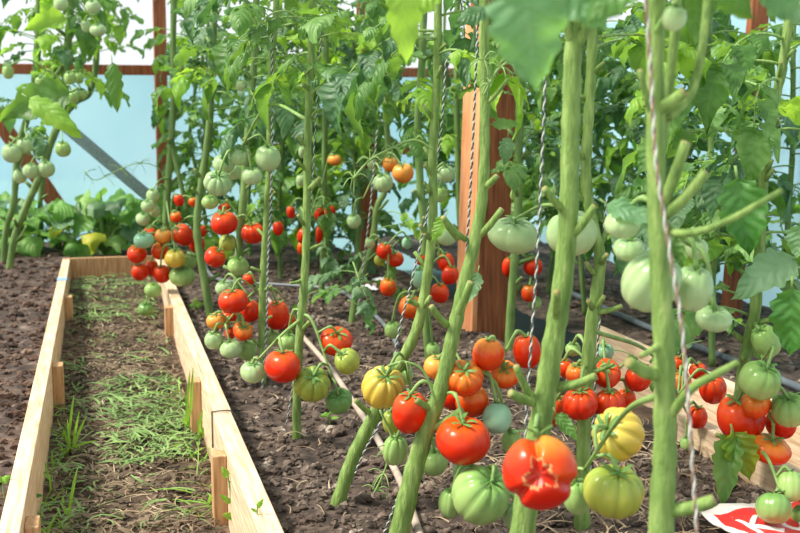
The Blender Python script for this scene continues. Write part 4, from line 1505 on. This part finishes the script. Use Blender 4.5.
TOPS = {}
for idx, q in enumerate(TOM):
    rs = random.Random(idx * 13 + 5)
    D = q['D']
    c = P(q['px'], q['py'], D)
    s = mpp(D)
    sx, sz = 0.5 * q['w'] * s, 0.5 * q['h'] * s
    view = (c - CAM).normalized()
    back = (-view - UP * (-view).dot(UP)).normalized()
    rt = view.cross(UP).normalized()
    tx, ty = q['tilt']
    if q['c'] != 'CR':
        tx += rs.uniform(-0.2, 0.2)
        ty += rs.uniform(-0.15, 0.15)
    z = (UP + rt * tx + back * ty).normalized()
    x = rt - z * rt.dot(z)
    x.normalize()
    y = z.cross(x)
    rot = Matrix((x, y, z)).transposed().to_euler()
    if q['c'] == 'CR':
        me = cracked_mesh(FM['R'])
    else:
        n, dp = RIBBED[q['c']]
        if 'ribbed' in q['label']:
            dp = max(dp, 0.14) * 1.25
            n = max(n, 9)
        if 'smooth' in q['label']:
            dp *= 0.5
        near = q['w'] > 24
        me = fruit_from(*fruit_mesh(rs, n if q['w'] > 15 else 6, dp * rs.uniform(0.75, 1.2), rs.uniform(0.03, 0.07) + (0.07 if 'lobed' in q['label'] or 'lumpy' in q['label'] else 0),
                                    nu=56 if near else 32, nv=26 if near else 16), FM[q['c']])
    o = link('tomato', me, None, c, rot, (sx, sx if q['c'] != 'CR' else sx * 0.85, sz))
    tag(o, q['label'], 'tomato', q['group'])
    cz = 0.80 if q['c'] != 'CR' else 0.96
    k = 1.0 if q['w'] < 24 else 0.95
    cal = link('calyx', CALYX[rs.randrange(6)], o, (0, 0, cz - 0.03), (0, 0, rs.random() * 6.28), (k, k, k * sx / sz))
    m3 = Matrix((x, y, z)).transposed()
    q['top'] = c + m3 @ Vector((0, 0, sz * (cz + 0.12)))
    q['tipdir'] = z
    q['sx'] = sx

# fruit stalks: one truss for each cluster, part of its plant
for key, pk, at, arch in CL:
    root, Dp, path = PLANTS[pk]
    qs = [q for q in TOM if q['key'] == key]
    Dm = sum(q['D'] for q in qs) / len(qs)
    A = P(at[0], at[1], Dp)
    A = min(path, key=lambda p: (p - A).length) if (min(path, key=lambda p: (p - A).length) - A).length < 0.03 else A
    cen = sum((q['top'] for q in qs), Vector()) / len(qs)
    # hang the stalk over the fruit tops, ending at the farthest one
    far = max(qs, key=lambda q: (q['top'] - A).length)
    sz = 0.5 * sum(q['sx'] for q in qs) / len(qs)
    mid = A.lerp(cen, 0.55) + UP * (abs(arch) * mpp(Dm) * (1 if arch > 0 else -0.4))
    end = cen.lerp(far['top'], 0.6) + UP * sz * 0.2
    ctrl = [A, mid, end] if len(qs) > 1 else [A, A.lerp(qs[0]['top'], 0.55) + UP * (abs(arch) * mpp(Dm)), qs[0]['top'] + qs[0]['tipdir'] * 0.004]
    ax = smooth_path(ctrl, 9)
    mb = MB()
    wpx = 0.0052 if Dm < 3 else 0.0046
    mb.tube(ax, [wpx * (1.05 - 0.45 * i / (len(ax) - 1)) * 0.8 for i in range(len(ax))], 7)
    if len(qs) > 1:
        for q in qs:
            t = q['top']
            b = min(ax[3:], key=lambda p: (p - t).length + max(0, t.z - p.z) * 0.5)
            L = (b - t).length
            m_ = b.lerp(t, 0.6) + q['tipdir'] * min(0.03, 0.3 * L) + UP * 0.1 * L
            pp = smooth_path([b, m_, t - q['tipdir'] * 0.002], 5)
            n = len(pp)
            mb.tube(pp, [0.0026 * (1.0 + (0.5 if i == n // 2 else 0) + 0.25 * i / n) for i in range(n)], 6)
    link('fruit_truss', mb.mesh('fruit_truss', M['truss'], origin=root.location), root)



def dry_truss(pk, pix, twigs, label):
    root, D, path = PLANTS[pk]
    mb = MB()
    mb.tube(smooth_path([P(x, y, D - 0.03) for x, y in pix], 6), 0.0022, 6)
    rs = random.Random(len(pix) + len(twigs))
    for (x, y, n_, sp) in twigs:
        b = P(x, y, D - 0.03)
        for k in range(n_):
            d = (RIGHT * rs.uniform(-1, 1) - UP * rs.uniform(-0.4, 1) - HEAD * rs.uniform(-.5, .5)).normalized() * sp * mpp(D)
            mb.tube(smooth_path([b, b + d * 0.5 + UP * 0.004, b + d - UP * 0.006], 3), [0.0014, 0.0013, 0.0012, 0.0011, 0.001, 0.0009, 0.0008], 5)
    tag(link('spent_truss', mb.mesh('spent_truss', M['truss'], origin=root.location), root), label)


dry_truss('P10', [(169, 186), (158, 168), (140, 163), (118, 170), (96, 180), (84, 172)], [(140, 163, 5, 12), (120, 169, 6, 13), (104, 176, 6, 13), (86, 173, 5, 12)], 'wispy spent truss reaching left')
dry_truss('P6', [(311, 30), (290, 12), (268, 16), (250, 40), (242, 68)], [(290, 12, 3, 10), (268, 16, 4, 12), (250, 40, 4, 12)], 'arching spent truss at the top')
dry_truss('P4', [(434, 150), (415, 140), (392, 148), (370, 160), (352, 180)], [(415, 140, 3, 9), (392, 148, 5, 12), (370, 160, 6, 14), (354, 178, 6, 14)], 'wispy truss reaching left')
dry_truss('P3', [(437, 405), (424, 372), (405, 362), (388, 366)], [(405, 362, 3, 10)], 'fruit stalk arching over the yellow tomato')
dry_truss('P4', [(380, 410), (392, 440), (385, 470), (374, 494)], [(390, 450, 4, 16), (384, 474, 5, 18), (376, 490, 5, 16)], 'thin curled spent truss')
dry_truss('P3', [(484, 95), (496, 72), (510, 60)], [(490, 84, 6, 14), (500, 68, 8, 16), (510, 60, 5, 14), (484, 60, 8, 16)], 'feathery young shoot tips')
# ------------------------------------------------------------------ twines
def twine(pts, rad, label, mats=('white_twine', 'black_twine'), turn=0.022):
    path = smooth_path(pts, 10)
    # resample
    L = [0]
    for a, b in zip(path, path[1:]):
        L.append(L[-1] + (b - a).length)
    tot = L[-1]
    n = int(tot / turn * 8)
    root = empty('twine', pts[0], label, 'twine', 'support twines')
    strands = [[], []]
    j = 0
    for i in range(n + 1):
        s = tot * i / n
        while j < len(L) - 2 and L[j + 1] < s:
            j += 1
        t = (s - L[j]) / max(1e-9, L[j + 1] - L[j])
        p = path[j].lerp(path[j + 1], t)
        d = (path[j + 1] - path[j]).normalized()
        u = d.cross(HEAD).normalized()
        w = d.cross(u)
        for k in range(2):
            a = 2 * math.pi * s / turn + math.pi * k
            strands[k].append(p + (u * math.cos(a) + w * math.sin(a)) * rad)
    for k in range(2):
        mb = MB()
        mb.tube(strands[k], rad * 1.05, 5)
        tag(link('strand', mb.mesh('strand', M[mats[k]], origin=root.location), root), mats[k].replace('_', ' ').replace('twine', 'strand'))


def tw(pix, D, rad_px, label, mats=('white_twine', 'black_twine'), turn=0.022):
    pts = []
    for (x, y, *d) in pix:
        p = P(x, y, D + (d[0] if d else 0))
        if p.z < 0.004:
            p.z = 0.004
        pts.append(p)
    twine(pts, rad_px * mpp(D) / 2 * 0.48, label, mats, turn)


tw([(640, -80), (650, 60), (656, 160), (668, 240), (682, 330), (690, 430), (697, 533), (702, 640), (704, 700)], 1.06, 5.0, 'thick white and brown twine running down in front of the nearest stem', ('white_twine', 'brown_twine'), 0.03)
tw([(548, -60), (545, 80), (541, 180), (537, 260), (532, 330), (526, 420), (522, 520), (520, 600)], 1.6, 3.4, 'grey white twine hanging left of the thick stem', turn=0.022)
tw([(478, 20), (473, 140), (468, 230), (463, 290, -.02), (449, 345, -.03), (432, 405, -.03), (412, 460, -.03), (383, 540, -.01)], 1.84, 3.0, 'black and white twine following the slanting stem to its foot', turn=0.016)
tw([(446, 60), (441, 130), (430, 200), (412, 280), (398, 335), (385, 410), (365, 450), (351, 482), (346, 492)], 2.1, 2.6, 'black and white twine running diagonally down left of the slanting stem', turn=0.016)
tw([(272, 30), (272, 130), (271, 200), (268, 260), (267, 310), (265, 350), (262, 388)], 2.85, 2.4, 'thin white twine along the pale stem by the path board', turn=0.018)
tw([(377, 130), (371, 200), (365, 250), (359, 300), (356, 318)], 3.5, 2.0, 'faint white twine by the slim brown post', turn=0.02)
tw([(606, 200), (602, 260), (600, 310), (597, 360), (593, 420), (588, 520)], 1.95, 2.8, 'black and white twine wound beside the pale stem behind the thick one', turn=0.018)
tw([(322, 20), (315, 130), (311, 200), (299, 300), (293, 380), (289, 408), (286, 425)], 2.42, 1.8, 'loose thin twine beside the scarred stem', turn=0.018)
tw([(722, 440), (718, 460), (718, 490), (717, 500)], 2.1, 2.4, 'short twine end by the yellowing leaf', turn=0.018)

# ------------------------------------------------------------------ hoses
def hose(pix, z, r, mat, label, name='hose'):
    pts = [G(x, y, z) for x, y in pix]
    mb = MB()
    mb.tube(smooth_path(pts, 10), r, 10)
    o = link(name, mb.mesh(name, mat, origin=pts[0]), None, pts[0])
    tag(o, label, 'hose' if name == 'hose' else 'pipe')


hose([(262, 292), (285, 318), (304, 338), (330, 368), (352, 400), (378, 440), (400, 480), (420, 536), (436, 600)], 0.022, 0.0075, M['hose'], 'pale beige watering hose running down the middle bed to bottom centre')
hose([(208, 258), (206, 266), (211, 275), (222, 280), (250, 283), (300, 286), (338, 290), (356, 302), (380, 320), (398, 345)], 0.02, 0.007, M['grey_hose'], 'thin grey hose looping behind the red tomatoes of the middle bed')
hose([(560, 288), (622, 316), (680, 340), (742, 364), (800, 388), (850, 410)], 0.01, 0.010, M['dark_pipe'], 'dark straight pipe lying on the right bed', 'pipe')

# ------------------------------------------------------------------ red and white bag with letters
bag_c = [G(698, 512, 0.03), G(764, 499, 0.035), G(860, 520, 0.03), G(842, 600, 0.02), G(760, 560, 0.02)]
O = bag_c[0]
n = 18
c00, c10, c11, c01 = G(697, 509, 0.034), G(826, 486, 0.034), G(925, 530, 0.034), G(778, 556, 0.034)


def bag_pt(u, v, up=0.0):
    p = c00 * (1 - u) * (1 - v) + c10 * u * (1 - v) + c11 * u * v + c01 * (1 - u) * v
    z = 0.030 + 0.010 * noise.noise((u * 4, v * 4, 1.3)) + 0.006 * noise.noise((u * 9, v * 7, 4)) + up
    return Vector((p.x, p.y, z))


bag = empty('bag', c00, 'red and white printed plastic bag lying on the soil, lower right', 'bag')
mb = MB()
vs = [bag_pt(i / n, j / n, -0.0015) for j in range(n + 1) for i in range(n + 1)]
vs += [bag_pt(i / n, j / n, 0.0) for j in range(n + 1) for i in range(n + 1)]
K = (n + 1) * (n + 1)
fs, ms = [], []
for j in range(n):
    for i in range(n):
        a = j * (n + 1) + i
        red = 1 <= i < n - 1 and 2 <= j < n - 1
        fs.append((a + K, a + 1 + K, a + n + 2 + K, a + n + 1 + K)); ms.append(1 if red and i not in () else 0)
        fs.append((a + n + 1, a + n + 2, a + 1, a)); ms.append(0)
mb.v = [tuple(v) for v in vs]
mb.f = fs
mb.m = ms
link('bag_sheet', mb.mesh('bag_sheet', [M['white_bag'], M['red_bag']], origin=bag.location), bag)


def strokes(lines, w, name):
    mb = MB()
    for ln in lines:
        m = []
        for (a, b) in zip(ln, ln[1:]):
            for k in range(6):
                t = k / 6
                m.append((a[0] + (b[0] - a[0]) * t, a[1] + (b[1] - a[1]) * t))
        m.append(ln[-1])
        pts = [bag_pt(u, v, 0.0012) for u, v in m]
        mb.tube(pts, w, 6, flat=0.22)
    link(name, mb.mesh(name, M['white_bag'], origin=bag.location), bag)


def circ(cu, cv, ru, rv, n=14):
    return [(cu + ru * math.cos(6.2832 * k / n), cv + rv * math.sin(6.2832 * k / n)) for k in range(n + 1)]


strokes([[(0.14, 0.28), (0.14, 0.58)], [(0.28, 0.27), (0.155, 0.43), (0.29, 0.59)]], 0.0056, 'letter_k')
strokes([circ(0.41, 0.43, 0.062, 0.145)], 0.0054, 'letter_o')
strokes([circ(0.40, 0.80, 0.062, 0.11)], 0.0052, 'letter_o')

# white scraps
for (x, y, w, lab) in [(384, 281, 0.07, 'white plastic scrap on the soil under the orange tomato, left piece'), (370, 289, 0.05, 'white plastic scrap by the grey hose in mid bed')]:
    p = G(x, y, 0.012)
    rs = random.Random(x)
    mb = MB()
    m = 7
    vs = []
    for j in range(m + 1):
        for i in range(m + 1):
            u, v = i / m - 0.5, j / m - 0.5
            vs.append((p.x + u * w * (1 + 0.3 * math.sin(v * 7)), p.y + v * w * 1.6, 0.014 + 0.022 * abs(noise.noise((u * 5 + x, v * 5, 2)))))
    mb.add(vs, [(j * (m + 1) + i, j * (m + 1) + i + 1, (j + 1) * (m + 1) + i + 1, (j + 1) * (m + 1) + i) for j in range(m) for i in range(m)])
    o = link('plastic_scrap', mb.mesh('plastic_scrap', M['plastic'], origin=p), None, p)
    so = o.modifiers.new('thickness', 'SOLIDIFY')
    so.thickness = 0.001
    tag(o, lab, 'plastic scrap')

# ------------------------------------------------------------------ weeds
def blade(mb, base, tip, w, bow=0.28):
    base, tip = Vector(base), Vector(tip)
    d = tip - base
    side = d.cross(CAM - base).normalized()
    out = side.cross(d).normalized()
    vs = []
    for i in range(8):
        t = i / 7
        c = base + d * t + out * (bow * d.length * math.sin(t * 2.2)) - UP * (bow * 0.6 * d.length * t * t * t)
        ww = w * (0.55 + 0.9 * t) * (1 - t ** 3) * 0.9 + 0.0005
        vs += [c - side * ww, c + out * ww * 0.35, c + side * ww]
    fs = []
    for i in range(7):
        for k in range(2):
            a = i * 3 + k
            fs.append((a, a + 1, a + 4, a + 3))
    mb.add(vs, fs, 0, [(i / 7, k - 1) for i in range(8) for k in range(3)])


def tuft(base_px, tips, label, w=0.0032, D=None):
    b = G(base_px[0], base_px[1], PATHZ)
    D = (b - CAM).dot(HEAD)
    root = empty('grass_tuft', b, label, 'grass')
    for i, (x, y, *bx) in enumerate(tips):
        mb = MB()
        bb = P(bx[0], bx[1], D - 0.01 * i) if bx else b + Vector((0.006 * (i % 3 - 1), 0.004 * (i % 2), 0.0))
        blade(mb, bb, P(x, y, D - 0.01 * i), w)
        link('blade', mb.mesh('blade', M['weed'], origin=b), root)


tuft((70, 452), [(74, 378), (62, 420), (88, 400), (103, 428), (85, 440), (80, 388), (54, 440), (66, 396)], 'tuft of green grass blades by the left board, tallest of the path')
tuft((71, 520), [(78, 450), (60, 500), (64, 512)], 'single upright bright grass blade at bottom left of the path')
tuft((66, 458), [(68, 446), (70, 440), (62, 446)], 'short broad grass shoots below the tallest tuft')
tuft((188, 432), [(190, 352), (196, 375), (184, 380), (200, 405), (180, 405), (193, 340)], 'grass tuft against the right board near the middle stake', 0.004)
tuft((200, 440), [(203, 400), (208, 416), (196, 410)], 'small grass tuft at the seam of the right board', 0.004)


def seedling(root_px, z, stem_px, leaves, label, mat, D=None):
    b = G(root_px[0], root_px[1], z)
    D = (b - CAM).dot(HEAD)
    root = empty('weed', b, label, 'weed')
    mb = MB()
    mb.tube(smooth_path([b] + [P(x, y, D) for x, y in stem_px], 5), 0.0013, 6)
    link('stem', mb.mesh('stem', M['truss'], origin=b), root)
    for i, (x0, y0, x1, y1, w) in enumerate(leaves):
        big_leaflet(root, P(x0, y0, D), P(x1, y1, D - 0.01), w * mpp(D), mat, seed=i + 40, droop=0.1)


seedling((233, 535), PATHZ, [(232, 510), (228, 475)], [(228, 478, 224, 468, 8), (229, 487, 236, 476, 8), (231, 502, 238, 498, 9), (231, 503, 221, 494, 7), (232, 518, 222, 514, 8), (232, 522, 238, 524, 7)],
         'small round leaved weed beside the near stake of the right board', M['weed'])
seedling((258, 520), PATHZ + 0.15, [(257, 512), (258, 503)], [(257, 508, 261, 500, 6), (257, 512, 252, 508, 4)], 'tiny weed sprig against the near right board', M['weed'])
seedling((22, 528), PATHZ, [(20, 512), (18, 498)], [(18, 499, 2, 500, 11), (18, 498, 40, 493, 11), (19, 503, 44, 517, 12), (18, 500, 8, 510, 8)], 'dusty green seedling leaning over the left board', M['leaf_near'])
seedling((4, 500), 0.02, [(3, 488), (2, 480)], [(2, 482, -6, 474, 8), (2, 482, 7, 476, 9)], 'little green sprout at the left picture edge on the left bed', M['weed'])
seedling((330, 425), 0.0, [(329, 418), (330, 412)], [(330, 414, 338, 404, 6), (330, 414, 320, 415, 6), (330, 418, 340, 417, 4)], 'little green sprout on the soil right of the scarred stem foot', M['weed'])
seedling((195, 312), 0.0, [(195, 308), (195, 303)], [(195, 306, 201, 302, 7), (195, 306, 189, 305, 6), (195, 304, 196, 298, 5)], 'small weed on the soil left of the far leaning stem', M['weed'])


# ------------------------------------------------------------------ broad leaved plants by the end wall
def broad_plant(px, base_py, D, n, hpx, spread, label, seed):
    rs = random.Random(seed)
    b = P(px, base_py, D)
    b.z = 0.0
    root = empty('bean_plant', b, label, 'plant', 'broad leaved plants by the end wall')
    mb = MB()
    tips = []
    for i in range(n):
        a = rs.random() * 6.283
        rr = spread * mpp(D) * math.sqrt(rs.random())
        tip = b + Vector((rr * math.cos(a), rr * 0.55 * math.sin(a), hpx * mpp(D) * (0.15 + 0.85 * rs.random()) * (1 - 0.4 * (rr / (spread * mpp(D)))) + 0.02))
        mb.tube(smooth_path([b, b.lerp(tip, 0.5) + UP * 0.04, tip], 4), 0.003, 5)
        tips.append((tip, a))
    link('stem', mb.mesh('stem', M['stem_far'], origin=b), root)
    for i, (tip, a) in enumerate(tips):
        mb = MB()
        d = Vector((math.cos(a), math.sin(a) * 0.8 - 0.35, rs.uniform(-0.5, 0.2)))
        L = rs.uniform(0.09, 0.15)
        leaflet(mb, tip, d, UP + Vector((0, -0.5, 0)), L, L * 0.95, rs, 0.3, 0.12, 0, 8, 1.0)
        mi = M['broad'] if rs.random() < 0.72 else (LEAFM[1] if rs.random() < 0.85 else M['leaf_yellowing'])
        link('leaf', mb.mesh('leaf', mi, origin=b), root)


broad_plant(12, 256, 5.5, 26, 70, 40, 'broad leaved plant at the left edge by the end wall', 1)
broad_plant(62, 250, 5.7, 34, 70, 44, 'broad leaved plant before the red brown brace', 2)
broad_plant(105, 250, 5.6, 36, 74, 42, 'broad leaved plant behind the path end board', 3)
broad_plant(140, 246, 5.9, 26, 60, 36, 'broad leaved plant at the foot of the end wall post', 4)
broad_plant(-25, 252, 5.6, 18, 70, 36, 'broad leaved plant mostly cut by the left picture edge', 5)
